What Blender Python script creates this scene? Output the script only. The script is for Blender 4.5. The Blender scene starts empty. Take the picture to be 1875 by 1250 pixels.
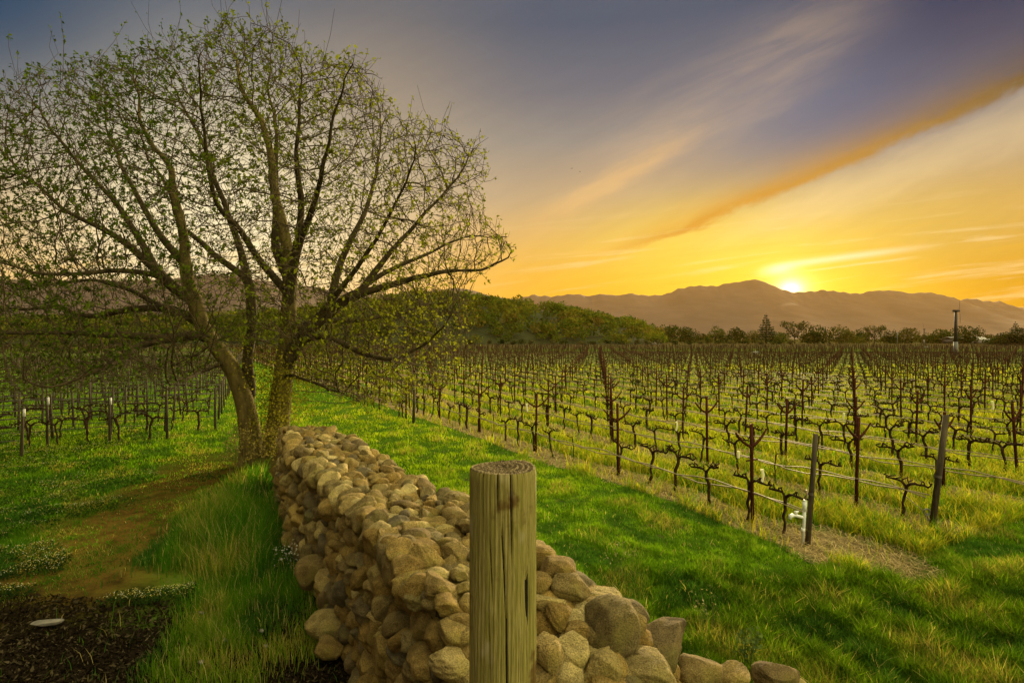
import bpy, bmesh, math, random
import numpy as np
from mathutils import Vector, Matrix, noise, kdtree

random.seed(7)
RNG = np.random.default_rng(11)
SC = bpy.context.scene
COL = SC.collection
F = 1100.0                 # focal length in pixels of the 1875 px wide photograph
CAMH = 2.8
HZ = 620.0

# ------------------------------------------------------------------ camera
cam = bpy.data.cameras.new("camera")
cam.sensor_width = 36.0
cam.lens = 36.0 * F / 1875.0
cam.clip_start = 0.05
cam.clip_end = 20000
camo = bpy.data.objects.new("camera", cam)
COL.objects.link(camo)
camo.location = (0, 0, CAMH)
camo.rotation_euler = (math.radians(90.0) - math.atan((625 - HZ) / F), 0, 0)
SC.camera = camo

SC.view_settings.view_transform = 'Standard'
SC.view_settings.look = 'None'
SC.view_settings.exposure = 0.6
SC.view_settings.gamma = 1.0
SC.cycles.use_denoising = True
SC.cycles.max_bounces = 6
SC.cycles.diffuse_bounces = 3
SC.cycles.transmission_bounces = 4
SC.cycles.volume_bounces = 0
SC.cycles.sample_clamp_indirect = 6.0
SC.cycles.caustics_reflective = False
SC.cycles.caustics_refractive = False

# ------------------------------------------------------------------ node helper
class NT:
    """small helper that writes shader math as calls"""
    def __init__(self, tree):
        self.t = tree
        self.n = tree.nodes
        self.l = tree.links
    def new(self, kind, **kw):
        nd = self.n.new(kind)
        for k, v in kw.items():
            setattr(nd, k, v)
        return nd
    def put(self, sock, v):
        if hasattr(v, 'is_output') or isinstance(v, bpy.types.NodeSocket):
            self.l.new(v, sock)
        elif isinstance(v, (tuple, list)):
            if sock.type == 'RGBA' and len(v) == 3:
                v = (*v, 1.0)
            sock.default_value = v
        else:
            sock.default_value = v
    def m(self, op, a, b=None, c=None, clamp=False):
        nd = self.new('ShaderNodeMath', operation=op, use_clamp=clamp)
        self.put(nd.inputs[0], a)
        if b is not None: self.put(nd.inputs[1], b)
        if c is not None: self.put(nd.inputs[2], c)
        return nd.outputs[0]
    def add(self, a, b): return self.m('ADD', a, b)
    def sub(self, a, b): return self.m('SUBTRACT', a, b)
    def mul(self, a, b): return self.m('MULTIPLY', a, b)
    def div(self, a, b): return self.m('DIVIDE', a, b)
    def gauss(self, a, s):
        q = self.div(a, s)
        return self.m('EXPONENT', self.mul(self.mul(q, q), -1.0))
    def smooth(self, a, lo, hi, o0=0.0, o1=1.0):
        nd = self.new('ShaderNodeMapRange', interpolation_type='SMOOTHSTEP')
        self.put(nd.inputs[0], a)
        for i, v in enumerate((lo, hi, o0, o1)): self.put(nd.inputs[1 + i], v)
        return nd.outputs[0]
    def ramp(self, f, stops, interp='LINEAR'):
        nd = self.new('ShaderNodeValToRGB')
        cr = nd.color_ramp
        cr.interpolation = interp
        while len(cr.elements) < len(stops): cr.elements.new(0.5)
        for e, (p, c) in zip(cr.elements, stops):
            e.position = p
            e.color = (*c, 1.0) if len(c) == 3 else c
        self.put(nd.inputs[0], f)
        return nd.outputs[0]
    def mix(self, f, a, b, blend='MIX'):
        nd = self.new('ShaderNodeMix', data_type='RGBA', blend_type=blend)
        self.put(nd.inputs[0], f); self.put(nd.inputs[6], a); self.put(nd.inputs[7], b)
        return nd.outputs[2]
    def noise(self, vec, scale, detail=4.0, rough=0.55, dist=0.0):
        nd = self.new('ShaderNodeTexNoise')
        if vec is not None: self.put(nd.inputs['Vector'], vec)
        nd.inputs['Scale'].default_value = scale
        nd.inputs['Detail'].default_value = detail
        nd.inputs['Roughness'].default_value = rough
        nd.inputs['Distortion'].default_value = dist
        return nd.outputs['Fac']
    def xyz(self, v):
        nd = self.new('ShaderNodeSeparateXYZ'); self.put(nd.inputs[0], v)
        return nd.outputs
    def vec(self, x, y, z):
        nd = self.new('ShaderNodeCombineXYZ')
        for i, v in enumerate((x, y, z)): self.put(nd.inputs[i], v)
        return nd.outputs[0]

# ------------------------------------------------------------------ sky and sun
SUN_AZ, SUN_EL = 24.6, 9.5        # degrees right of the view axis, above the horizon
world = bpy.data.worlds.new("World")
SC.world = world
world.use_nodes = True
w = NT(world.node_tree)
w.n.clear()
gen = w.new('ShaderNodeTexCoord').outputs['Generated']
dx, dy, dz = w.xyz(gen)
DEG = 57.29578
el = w.mul(w.m('ARCSINE', dz), DEG)
az = w.mul(w.m('ARCTAN2', dx, dy), DEG)
sky = w.new('ShaderNodeTexSky', sky_type='NISHITA')
sky.sun_disc = False
sky.sun_elevation = math.radians(SUN_EL)
sky.sun_rotation = math.radians(SUN_AZ)
sky.air_density = 1.6
sky.dust_density = 3.0
base = w.ramp(w.div(el, 60.0, ), [
    (0.0, (.82, .35, .0)), (.06, (.86, .39, .0)), (.10, (.80, .40, .02)), (.15, (.68, .38, .10)),
    (.22, (.46, .33, .20)), (.30, (.26, .245, .225)), (.37, (.135, .15, .19)), (.46, (.06, .095, .155)),
    (.60, (.09, .115, .16)), (.8, (.3, .32, .37)), (1.0, (.45, .48, .55))])
def lobe(c, azc, elc, sa, se, col, amt):
    f = w.mul(w.mul(w.gauss(w.sub(az, azc), sa), w.gauss(w.sub(el, elc), se)), amt)
    return w.mix(f, c, col)
c = base
c = lobe(c, -26, 9, 17, 11, (1.12, .97, .60), .93)       # pale cream glare behind the tree
c = lobe(c, -12, 20, 10, 9, (.36, .27, .17), .5)
c = lobe(c, 31, 17.5, 13, 6.5, (.075, .14, .27), .92)      # clear blue pocket
c = lobe(c, 39, 27, 13, 9.5, (.0, .03, .10), 1.0)
c = lobe(c, -43, 26, 12, 13, (.0, .05, .12), 1.0)    # teal dusk corner
c = lobe(c, 36, 8.5, 12, 5.5, (.62, .41, .10), .85)
c = lobe(c, 40, 2.0, 10, 5, (.50, .25, .0), .95)
c = lobe(c, 18, 8.0, 13, 4.6, (.92, .70, .09), .72)
c = lobe(c, 24, 3.5, 9, 3.6, (.98, .68, .03), .88)
# cirrus: long soft streaks, drawn out along one direction of the sky
u = w.div(dx, w.m('MAXIMUM', dy, 0.05))
v = w.div(dz, w.m('MAXIMUM', dy, 0.05))
ca, sa_ = math.cos(math.radians(24)), math.sin(math.radians(24))
along = w.add(w.mul(u, ca), w.mul(v, sa_))
across = w.sub(w.mul(v, ca), w.mul(u, sa_))
front = w.smooth(dy, 0.1, 0.4)
n1 = w.noise(w.vec(w.mul(along, 1.3), w.mul(across, 11.0), 0.3), 2.2, 6.0, .6, .6)
n2 = w.noise(w.vec(w.mul(along, 3.0), w.mul(across, 9.0), 1.7), 3.0, 6.0, .6, .3)
warp = w.mul(w.sub(n2, .5), .052)
# the main streak follows a gently bending line
vc = w.add(w.add(w.mul(w.mul(u, u), .085), w.mul(u, .335)), .079)
d1 = w.add(w.sub(v, vc), warp)
wid = w.add(w.mul(w.m('MAXIMUM', u, 0.0), .031), .008)
edge = w.smooth(d1, w.mul(wid, -.6), w.mul(wid, .15))
fall = w.m('EXPONENT', w.mul(w.m('MAXIMUM', w.div(w.sub(d1, w.mul(wid, .3)), w.mul(wid, 1.15)), 0.0), -1.0))
st = w.mul(w.mul(edge, fall), w.smooth(u, .02, .32))
st = w.mul(w.mul(st, front), w.smooth(n2, .3, .55, .8, 1.0))
scol = w.ramp(w.div(u, 0.9), [(0.0, (.90, .46, .08)), (.45, (.55, .25, .02)), (.75, (.27, .14, .03)), (1.0, (.06, .035, .012))])
c = w.mix(w.mul(st, .97), c, scol)
# bright lit underside below it
un = w.mul(w.gauss(w.add(d1, w.mul(wid, 1.9)), w.mul(wid, 1.6)), w.mul(w.smooth(u, .25, .5), front))
c = w.mix(w.mul(un, .38), c, (.95, .72, .36))
# second, wide pale streak higher up
d2 = w.sub(v, w.add(w.mul(u, .66), .165))
s2 = w.mul(w.mul(w.gauss(w.add(d2, w.mul(warp, 1.6)), .075), w.smooth(u, .0, .22)), w.smooth(u, .72, .4))
s2 = w.mul(w.mul(s2, front), w.smooth(n1, .3, .65, .45, 1.0))
c = w.mix(w.mul(s2, .36), c, (.66, .46, .27))
d3 = w.sub(v, w.add(w.mul(u, .55), .17))
s3 = w.mul(w.gauss(w.add(d3, warp), .018), w.mul(w.smooth(u, -.02, .12), w.smooth(u, .36, .2)))
c = w.mix(w.mul(w.mul(s3, front), .45), c, (.90, .54, .20))
# thin low wisps round the sun
n3 = w.noise(w.vec(w.mul(u, 1.6), w.mul(w.sub(v, w.mul(u, .12)), 26.0), 4.0), 2.0, 5.0, .55, .4)
lw = w.mul(w.mul(w.smooth(n3, .52, .72), w.smooth(el, 13, 6)), front)
c = w.mix(w.mul(lw, .42), c, w.ramp(w.div(w.m('ABSOLUTE', w.sub(az, SUN_AZ)), 30.0), [(0, (1.1, .95, .62)), (1, (.92, .62, .22))]))
lo = w.mul(w.mul(w.smooth(n3, .46, .3), w.smooth(el, 12, 5)), front)
c = w.mix(w.mul(lo, .35), c, (.80, .44, .02))
d4 = w.sub(v, w.add(w.mul(w.sub(u, .45), .13), .122))
c = w.mix(w.mul(w.mul(w.gauss(d4, .0055), w.mul(w.smooth(u, .40, .5), w.smooth(u, .75, .55))), .6), c, (1.05, .90, .58))
# fine mottling
nf = w.noise(w.vec(w.mul(along, 3), w.mul(across, 14), 9.0), 3.0, 6.0, .62, .3)
c = w.mix(1.0, c, w.ramp(nf, [(.25, (.95, .955, .965)), (.75, (1.045, 1.04, 1.03))]), 'MULTIPLY')
# the sun's own glare at the ridge
gs = w.m('SQRT', w.add(w.m('POWER', w.sub(az, 24.9), 2.0), w.m('POWER', w.mul(w.sub(el, 4.25), 1.2), 2.0)))
g1 = w.m('EXPONENT', w.mul(gs, -1.75))
g2 = w.m('EXPONENT', w.mul(gs, -.27))
cg = w.mix(1.0, c, w.mix(g1, (0, 0, 0), (5.5, 4.6, 2.6)), 'ADD')
cg = w.mix(1.0, cg, w.mix(g2, (0, 0, 0), (.46, .34, .05)), 'ADD')
gb = w.mul(w.gauss(w.sub(az, 23.9), 1.3), w.gauss(w.sub(w.sub(el, 6.0), w.mul(w.sub(az, 23.9), .12)), .42))
cg = w.mix(1.0, cg, w.mix(gb, (0, 0, 0), (.35, .42, .42)), 'ADD')
# the rest of the dome: fill light added overhead and behind the viewer, strongest at right
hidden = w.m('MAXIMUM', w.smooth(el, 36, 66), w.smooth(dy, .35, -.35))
fill_side = w.add(w.mul(dx, math.sin(math.radians(66))), w.mul(dy, math.cos(math.radians(66))))
fill_glow = w.mix(w.smooth(fill_side, .35, -.75), (2.75, 2.5, 1.4), (.13, .13, .11))
fill_mask = w.mul(hidden, w.smooth(el, -4, 14))
cg = w.mix(fill_mask, cg, fill_glow)
nish = w.mix(1.0, sky.outputs[0], (.0003, .0003, .0003), 'MULTIPLY')
cg = w.mix(1.0, cg, nish, 'ADD')
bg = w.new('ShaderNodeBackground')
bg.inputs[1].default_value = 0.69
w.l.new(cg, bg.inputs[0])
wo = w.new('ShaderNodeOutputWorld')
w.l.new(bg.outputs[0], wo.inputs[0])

sl = bpy.data.lights.new("sun", 'SUN')
sl.energy = 5.0
sl.angle = math.radians(3.0)
sl.color = (1.0, .76, .40)
slo = bpy.data.objects.new("sun", sl)
COL.objects.link(slo)
_d = Vector((math.sin(math.radians(SUN_AZ)) * math.cos(math.radians(SUN_EL)),
             math.cos(math.radians(SUN_AZ)) * math.cos(math.radians(SUN_EL)), math.sin(math.radians(SUN_EL))))
slo.rotation_euler = _d.to_track_quat('Z', 'Y').to_euler()
slo.location = _d * 60

# ------------------------------------------------------------------ object helpers
def tag(o, label=None, cat=None, group=None, kind=None):
    if label: o["label"] = label
    if cat: o["category"] = cat
    if group: o["group"] = group
    if kind: o["kind"] = kind
    return o

def empty(name, loc, rz=0.0):
    o = bpy.data.objects.new(name, None)
    o.empty_display_size = .2
    COL.objects.link(o)
    o.location = loc
    o.rotation_euler = (0, 0, rz)
    return o

def mesh_np(name, V, Q, mat, smooth=False, T=None, parent=None, color=None, loc=None):
    """mesh object out of vertex / quad / triangle arrays"""
    me = bpy.data.meshes.new(name)
    V = np.asarray(V, dtype=np.float32).reshape(-1, 3)
    Q = np.asarray(Q if Q is not None else [], dtype=np.int32).reshape(-1, 4)
    T = np.asarray(T if T is not None else [], dtype=np.int32).reshape(-1, 3)
    me.vertices.add(len(V)); me.vertices.foreach_set("co", V.ravel())
    nl = Q.size + T.size
    me.loops.add(nl)
    me.loops.foreach_set("vertex_index", np.concatenate([Q.ravel(), T.ravel()]))
    npoly = len(Q) + len(T)
    me.polygons.add(npoly)
    ls = np.concatenate([np.arange(len(Q)) * 4, len(Q) * 4 + np.arange(len(T)) * 3]).astype(np.int32)
    me.polygons.foreach_set("loop_start", ls)
    if smooth:
        me.polygons.foreach_set("use_smooth", np.ones(npoly, dtype=bool))
    if color is not None:
        at = me.color_attributes.new("tint", 'FLOAT_COLOR', 'POINT')
        cc = np.ones((len(V), 4), dtype=np.float32); cc[:, :3] = color
        at.data.foreach_set("color", cc.ravel())
    me.update(calc_edges=True)
    me.validate()
    if mat: me.materials.append(mat)
    o = bpy.data.objects.new(name, me)
    COL.objects.link(o)
    if parent is not None: o.parent = parent
    if loc is not None: o.location = loc
    return o

class MB:
    """collects tubes, boxes and loose shapes for ONE mesh object"""
    def __init__(self):
        self.V, self.Q, self.T, self.n = [], [], [], 0
    def raw(self, V, Q=None, T=None):
        V = np.asarray(V, dtype=np.float32).reshape(-1, 3)
        if Q is not None and len(Q): self.Q.append(np.asarray(Q, dtype=np.int32).reshape(-1, 4) + self.n)
        if T is not None and len(T): self.T.append(np.asarray(T, dtype=np.int32).reshape(-1, 3) + self.n)
        self.V.append(V); self.n += len(V)
        return self
    def tube(self, P, R, sides=6, cap=True):
        P = np.asarray(P, dtype=float); k = len(P)
        R = np.broadcast_to(np.asarray(R, dtype=float), (k,))
        Tn = np.gradient(P, axis=0) if k > 2 else np.repeat((P[1] - P[0])[None], k, 0)
        Tn /= np.linalg.norm(Tn, axis=1)[:, None] + 1e-9
        ref = np.array([0, 0, 1.0]) if abs(Tn[0, 2]) < .8 else np.array([1.0, 0, 0])
        A = np.cross(Tn, ref); A /= np.linalg.norm(A, axis=1)[:, None] + 1e-9
        for i in range(1, k):
            if np.dot(A[i], A[i - 1]) < 0: A[i] = -A[i]
        B = np.cross(Tn, A)
        th = np.arange(sides) * 2 * math.pi / sides
        V = P[:, None] + R[:, None, None] * (A[:, None] * np.cos(th)[None, :, None] + B[:, None] * np.sin(th)[None, :, None])
        i = np.arange(k - 1)[:, None] * sides; j = np.arange(sides)[None]; j2 = (j + 1) % sides
        Q = np.stack([i + j, i + j2, i + sides + j2, i + sides + j], -1).reshape(-1, 4)
        V = V.reshape(-1, 3); T = []
        if cap:
            V = np.vstack([V, P[:1], P[-1:]]); c0 = k * sides; c1 = c0 + 1
            for a in range(sides):
                b = (a + 1) % sides
                T.append((c0, b, a)); T.append((c1, (k - 1) * sides + a, (k - 1) * sides + b))
        return self.raw(V, Q, T)
    def box(self, c, s, rz=0.0):
        x, y, z = np.array(s) / 2
        V = np.array([[a * x, b * y, d * z] for d in (-1, 1) for b in (-1, 1) for a in (-1, 1)])
        cr, sr = math.cos(rz), math.sin(rz)
        V = np.stack([V[:, 0] * cr - V[:, 1] * sr, V[:, 0] * sr + V[:, 1] * cr, V[:, 2]], 1) + np.array(c)
        return self.raw(V, [(0, 2, 3, 1), (4, 5, 7, 6), (0, 1, 5, 4), (2, 6, 7, 3), (0, 4, 6, 2), (1, 3, 7, 5)])
    def build(self, name, mat, parent=None, smooth=False, loc=None):
        V = np.vstack(self.V)
        Q = np.vstack(self.Q) if self.Q else None
        T = np.vstack(self.T) if self.T else None
        return mesh_np(name, V, Q, mat, smooth, T, parent, loc=loc)

def px(x, y, Y):
    """point seen at photo pixel (x, y) that stands Y metres in front of the viewer"""
    return Vector(((x - 937.5) / F * Y, Y, CAMH - (y - HZ) / F * Y))
def ground_y(y, z=0.0):
    return F * (CAMH - z) / (y - HZ)
def pg(x, y, z=0.0):
    return px(x, y, ground_y(y, z))

# vineyard / wall directions: DV runs along the wall and rows, NV to their right
AV = math.radians(28.1)
SA, CA = math.sin(AV), math.cos(AV)
def tn(t, n, z=0.0):
    return Vector((-SA * t + CA * n, CA * t + SA * n, z))
def to_tn(x, y):
    return -SA * x + CA * y, CA * x + SA * y
ROW0, ROWS, STEP = 7.62, 2.25, 3.30      # first row offset, row spacing, stake spacing

def gz(x, y):
    """height of the ground, gently uneven"""
    x = np.asarray(x, dtype=float); y = np.asarray(y, dtype=float)
    h = .030 * np.sin(x * .9 + 1.3 * np.sin(y * .31)) + .028 * np.sin(y * .73 + 1.1 * np.sin(x * .47 + 2)) + .012 * np.sin(2.3 * x - 1.7 * y)
    fade = np.clip(1.6 - np.hypot(x, y) / 60.0, 0, 1)
    return h * fade
def gzf(x, y): return float(gz(x, y))
# ------------------------------------------------------------------ materials
def material(name, rough=.85, spec=.2):
    m = bpy.data.materials.new(name)
    m.use_nodes = True
    t = NT(m.node_tree)
    b = m.node_tree.nodes['Principled BSDF']
    b.inputs['Roughness'].default_value = rough
    b.inputs['Specular IOR Level'].default_value = spec
    return m, t, b
def bump(t, b, h, strength=.5, dist=.01):
    nd = t.new('ShaderNodeBump')
    nd.inputs['Strength'].default_value = strength
    nd.inputs['Distance'].default_value = dist
    t.put(nd.inputs['Height'], h)
    t.l.new(nd.outputs[0], b.inputs['Normal'])
def simple_mat(name, c0, c1, scale=12.0, rough=.8, bumpd=.004, stretch=(1, 1, 1), spec=.2):
    m, t, b = material(name, rough, spec)
    co = t.new('ShaderNodeTexCoord').outputs['Object']
    mp = t.new('ShaderNodeMapping'); t.put(mp.inputs[0], co); mp.inputs['Scale'].default_value = stretch
    n = t.noise(mp.outputs[0], scale, 5, .62)
    t.put(b.inputs['Base Color'], t.ramp(n, [(.3, c0), (.7, c1)]))
    if bumpd: bump(t, b, n, .8, bumpd)
    return m
def leaf_mat(name, tint=True, c=(.1, .14, .02), trans=.5, rough=.6):
    """thin leaves or blades: light comes through them"""
    m = bpy.data.materials.new(name); m.use_nodes = True
    t = NT(m.node_tree); t.n.clear()
    if tint:
        at = t.new('ShaderNodeAttribute'); at.attribute_name = "tint"; colr = at.outputs['Color']
    else:
        rg = t.new('ShaderNodeRGB'); rg.outputs[0].default_value = (*c, 1); colr = rg.outputs[0]
    d = t.new('ShaderNodeBsdfDiffuse'); t.put(d.inputs[0], colr)
    tr = t.new('ShaderNodeBsdfTranslucent'); t.put(tr.inputs[0], t.mix(1.0, colr, (1.25, 1.3, .6), 'MULTIPLY'))
    mx = t.new('ShaderNodeMixShader'); mx.inputs[0].default_value = trans
    t.l.new(d.outputs[0], mx.inputs[1]); t.l.new(tr.outputs[0], mx.inputs[2])
    o = t.new('ShaderNodeOutputMaterial'); t.l.new(mx.outputs[0], o.inputs[0])
    return m

# ground: grass sod, straw strips under the vine rows, worn earth track, bark mulch
m_ground, t, b = material("ground_mix", 1.0, 0.0)
pos = t.new('ShaderNodeNewGeometry').outputs['Position']
gx, gy, gzz = t.xyz(pos)
nA = t.noise(pos, .55, 5, .6); nB = t.noise(pos, 3.1, 5, .65); nC = t.noise(pos, 21.0, 4, .7); nD = t.noise(pos, .06, 4, .6)
gn = t.add(t.mul(gx, CA), t.mul(gy, SA)); gt = t.add(t.mul(gx, -SA), t.mul(gy, CA))
wob = t.mul(t.sub(nB, .5), .35)
q = t.div(t.sub(gn, ROW0), ROWS)
dist = t.mul(t.m('ABSOLUTE', t.sub(q, t.m('ROUND', q))), ROWS)
strip = t.mul(t.smooth(t.add(dist, wob), .55, .34), t.mul(t.smooth(gn, 7.0, 7.25), t.smooth(t.add(gt, wob), 4.35, 4.75)))
far_f = t.smooth(gy, 95, 130)
grass_c = t.ramp(nA, [(.3, (.035, .090, .006)), (.55, (.07, .14, .009)), (.75, (.11, .165, .014))])
grass_c = t.mix(t.smooth(nB, .56, .70), grass_c, (.085, .075, .028))
grass_c = t.mix(t.smooth(nC, .45, .75, 0, .5), grass_c, (.02, .04, .007))
straw_c = t.ramp(nC, [(.3, (.13, .085, .035)), (.52, (.34, .25, .11)), (.72, (.55, .44, .22))])
straw_c = t.mix(t.smooth(nB, .4, .7, 0, .6), straw_c, (.07, .045, .025))
gc = t.mix(t.mul(strip, .95), grass_c, straw_c)
# bare end of the first row, and scattered bare patches
e0 = t.sub(gt, 5.0); e1 = t.sub(gn, 7.75)
pat = t.smooth(t.add(t.m('SQRT', t.add(t.mul(t.mul(e0, e0), .8), t.mul(t.mul(e1, e1), 1.6))), t.mul(wob, 1.4)), 1.05, .55)
gc = t.mix(t.mul(pat, .95), gc, straw_c)
# worn track left of the wall
tr_n = t.m('ABSOLUTE', t.sub(t.add(gn, t.mul(wob, 2.4)), t.add(t.mul(t.sub(gt, 8.57), .30), -1.45)))
trk = t.mul(t.mul(t.smooth(tr_n, 1.9, .5), t.smooth(gt, 18, 14)), t.smooth(gt, 6.2, 8.0))
earth = t.ramp(nB, [(.3, (.050, .030, .007)), (.55, (.12, .072, .014)), (.75, (.10, .11, .013))])
gc = t.mix(t.mul(trk, t.smooth(nA, .25, .55, .55, 1.0)), gc, earth)
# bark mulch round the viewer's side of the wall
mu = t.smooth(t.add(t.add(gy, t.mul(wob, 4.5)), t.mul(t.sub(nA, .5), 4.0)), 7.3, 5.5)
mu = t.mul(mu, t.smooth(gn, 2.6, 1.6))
bark = t.ramp(nC, [(.3, (.005, .0035, .002)), (.55, (.014, .010, .005)), (.75, (.035, .025, .013))])  # bark mulch taken near black, the corner's darkness put into its colour
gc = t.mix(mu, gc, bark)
# farther vineyard block, field edge, then dry grass
far_c = t.ramp(nD, [(.3, (.10, .062, .035)), (.7, (.075, .085, .02))])
gc = t.mix(far_f, gc, far_c)
band = t.mul(t.smooth(t.add(gy, t.mul(t.sub(nD, .5), 30)), 125, 140), t.smooth(gy, 200, 150))
gc = t.mix(t.mul(band, .8), gc, (.07, .11, .012))
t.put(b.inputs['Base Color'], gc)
bump(t, b, t.add(t.mul(nB, .6), t.mul(nC, .4)), .9, .05)

m_grass = leaf_mat("grass_blades", True, trans=.58)
m_litter = simple_mat("litter", (.012, .009, .005), (.05, .036, .02), 30, .9, 0)
m_petal = leaf_mat("petals", True, trans=.3)

# field stones: warm tan with grey, pale lichen and moss
m_stone, t, b = material("field_stone", .9, .15)
co = t.new('ShaderNodeTexCoord').outputs['Object']
isl = t.new('ShaderNodeNewGeometry').outputs['Random Per Island']
oi = t.new('ShaderNodeObjectInfo').outputs['Random']
rnd = t.m('FRACT', t.add(isl, oi))
n1 = t.noise(co, 6.0, 6, .65); n2 = t.noise(co, 34.0, 5, .7); n3 = t.noise(co, 3.0, 3, .5); n4 = t.noise(co, 120.0, 3, .7)
sc = t.ramp(rnd, [(0, (.20, .135, .050)), (.22, (.27, .195, .080)), (.42, (.165, .130, .072)), (.60, (.235, .155, .055)), (.70, (.40, .33, .19)), (.80, (.30, .235, .11)), (.9, (.12, .10, .075)), (1, (.16, .115, .06))])
sc = t.mix(1.0, sc, t.ramp(n1, [(.28, (.42, .40, .36)), (.5, (.92, .92, .92)), (.70, (1.4, 1.34, 1.15))]), 'MULTIPLY')
sc = t.mix(1.0, sc, t.ramp(n4, [(.32, (.42, .42, .40)), (.62, (1.28, 1.28, 1.26))]), 'MULTIPLY')
sc = t.mix(t.mul(t.smooth(n2, .60, .70), t.smooth(n3, .45, .6)), sc, (.30, .29, .20))
sc = t.mix(t.mul(t.smooth(n3, .53, .68), .45), sc, (.12, .12, .03))
sc = t.mix(t.mul(t.smooth(n2, .40, .30), .6), sc, (.06, .045, .03))
sc = t.mix(1.0, sc, (1.30, 1.25, .92), 'MULTIPLY')
t.put(b.inputs['Base Color'], sc)
bump(t, b, t.add(t.mul(n1, .5), t.add(t.mul(n2, .4), t.mul(n4, .34))), 1.0, .045)

# weathered round post, grain runs up it
m_post, t, b = material("weathered_timber", .85, .15)
co = t.new('ShaderNodeTexCoord').outputs['Object']
ox, oy, oz = t.xyz(co)
ang = t.m('ARCTAN2', oy, ox)
gv = t.vec(t.mul(t.m('COSINE', ang), 1.0), t.mul(t.m('SINE', ang), 1.0), t.mul(oz, .22))
g1 = t.noise(gv, 9.0, 5, .7, .3); g2 = t.noise(gv, 42.0, 4, .7); g3 = t.noise(co, 5.5, 4, .6); g4 = t.noise(t.vec(ox, oy, t.mul(oz, .5)), 11, 3, .5)
pc = t.ramp(g2, [(.28, (.10, .082, .024)), (.5, (.29, .245, .068)), (.72, (.43, .37, .145))])
pc = t.mix(t.smooth(g1, .42, .68, 0, .8), pc, (.19, .18, .028))
pc = t.mix(t.smooth(g3, .54, .66, 0, .85), pc, (.10, .048, .012))
pc = t.mix(t.smooth(g4, .60, .74, 0, .55), pc, (.42, .36, .20))
pc = t.mix(t.mul(t.smooth(g1, .40, .30), .5), pc, (.05, .038, .018))
t.put(b.inputs['Base Color'], pc)
bump(t, b, t.add(t.mul(g2, .7), t.mul(g1, .5)), .9, .006)
m_postend, t, b = material("sawn_end", .9, .1)
co = t.new('ShaderNodeTexCoord').outputs['Object']
ox, oy, oz = t.xyz(co)
rr = t.m('SQRT', t.add(t.mul(ox, ox), t.mul(oy, oy)))
rg = t.m('SINE', t.mul(t.add(rr, t.mul(t.noise(co, 9, 3), .012)), 330.0))
nn = t.noise(co, 70, 4, .7)
t.put(b.inputs['Base Color'], t.mix(t.smooth(nn, .45, .75), t.ramp(rg, [(0, (.10, .07, .035)), (1, (.36, .28, .14))]), (.24, .18, .09)))
bump(t, b, t.add(nn, t.mul(rg, .15)), 1.0, .012)
m_crack = simple_mat("open_crack", (.006, .005, .003), (.02, .014, .008), 40, .95, 0)

m_bark = simple_mat("bark", (.060, .046, .014), (.20, .155, .045), 9.0, .95, .03, (1, 1, .35))
m_limb = simple_mat('dark_limb_bark', (.026, .019, .009), (.095, .070, .028), 9.0, .95, .02, (1, 1, .35))
m_twig = simple_mat("twigs", (.045, .032, .014), (.095, .068, .028), 5, .9, 0)
m_leaf = leaf_mat("spring_leaves", True, trans=.55)
m_vine = simple_mat("vine_bark", (.022, .013, .008), (.080, .050, .030), 30, 1.0, .008, (1, 1, .4), spec=0)
m_rust = simple_mat("rusty_steel", (.030, .010, .006), (.085, .030, .016), 40, .95, .001, spec=.02)
m_endpost = simple_mat("endpost_timber", (.028, .022, .014), (.10, .078, .045), 16, .9, .006, (1, 1, .15))
m_hose = simple_mat("hose", (.22, .17, .10), (.36, .29, .18), 8, .6, 0)
m_wire = simple_mat("wire", (.06, .05, .04), (.12, .10, .08), 8, .6, 0)
m_white = simple_mat("white_plastic", (.62, .66, .64), (.80, .82, .80), 14, .45, 0, spec=.4)
m_tube = leaf_mat("white_sleeve", False, (.72, .72, .66), .35)
m_farleaf = leaf_mat("woodland_leaves", True, trans=.25)
m_trunk = simple_mat("tree_trunk", (.04, .03, .02), (.10, .075, .045), 3, .95, 0)
m_steel = simple_mat("galvanised", (.10, .10, .10), (.22, .22, .21), 3, .6, 0)
m_dark = simple_mat("dark_paint", (.035, .028, .025), (.07, .055, .05), 3, .6, 0)
m_roof = simple_mat("pale_roof", (.42, .41, .38), (.55, .54, .50), .6, .6, 0)
m_wallp = simple_mat("barn_wall", (.16, .15, .13), (.24, .22, .2), .6, .8, 0)
m_mtn = simple_mat("mountain_scrub", (.066, .050, .051), (.100, .075, .075), .004, 1.0, 0, (1, 1, 2))
m_hill = simple_mat("hill_soil", (.025, .032, .009), (.05, .055, .015), .05, 1.0, 0)
m_bird = simple_mat("bird_feathers", (.012, .01, .01), (.03, .026, .024), 9, .8, 0)
m_sage = leaf_mat("shrub_leaves", True, trans=.25)

# ------------------------------------------------------------------ ground
def ground():
    a = np.concatenate([np.arange(0, 30, .25), 30 * (5200 / 30) ** np.linspace(0, 1, 46)])
    xs = np.concatenate([-a[:0:-1], a])
    b = np.concatenate([np.arange(0, 42, .25), 42 * (5200 / 42) ** np.linspace(0, 1, 44)])
    ys = np.concatenate([-40 * (130.0) ** np.linspace(1, 0, 14), np.arange(-30, 0, 5), b])
    X, Y = np.meshgrid(xs, ys)
    Z = gz(X, Y)
    V = np.stack([X, Y, Z], -1).reshape(-1, 3)
    nx, ny = len(xs), len(ys)
    i = (np.arange(ny - 1)[:, None] * nx + np.arange(nx - 1)[None]).ravel()
    Q = np.stack([i, i + 1, i + nx + 1, i + nx], 1)
    o = mesh_np("ground", V, Q, m_ground, True)
    tag(o, kind="structure")
ground()

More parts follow.
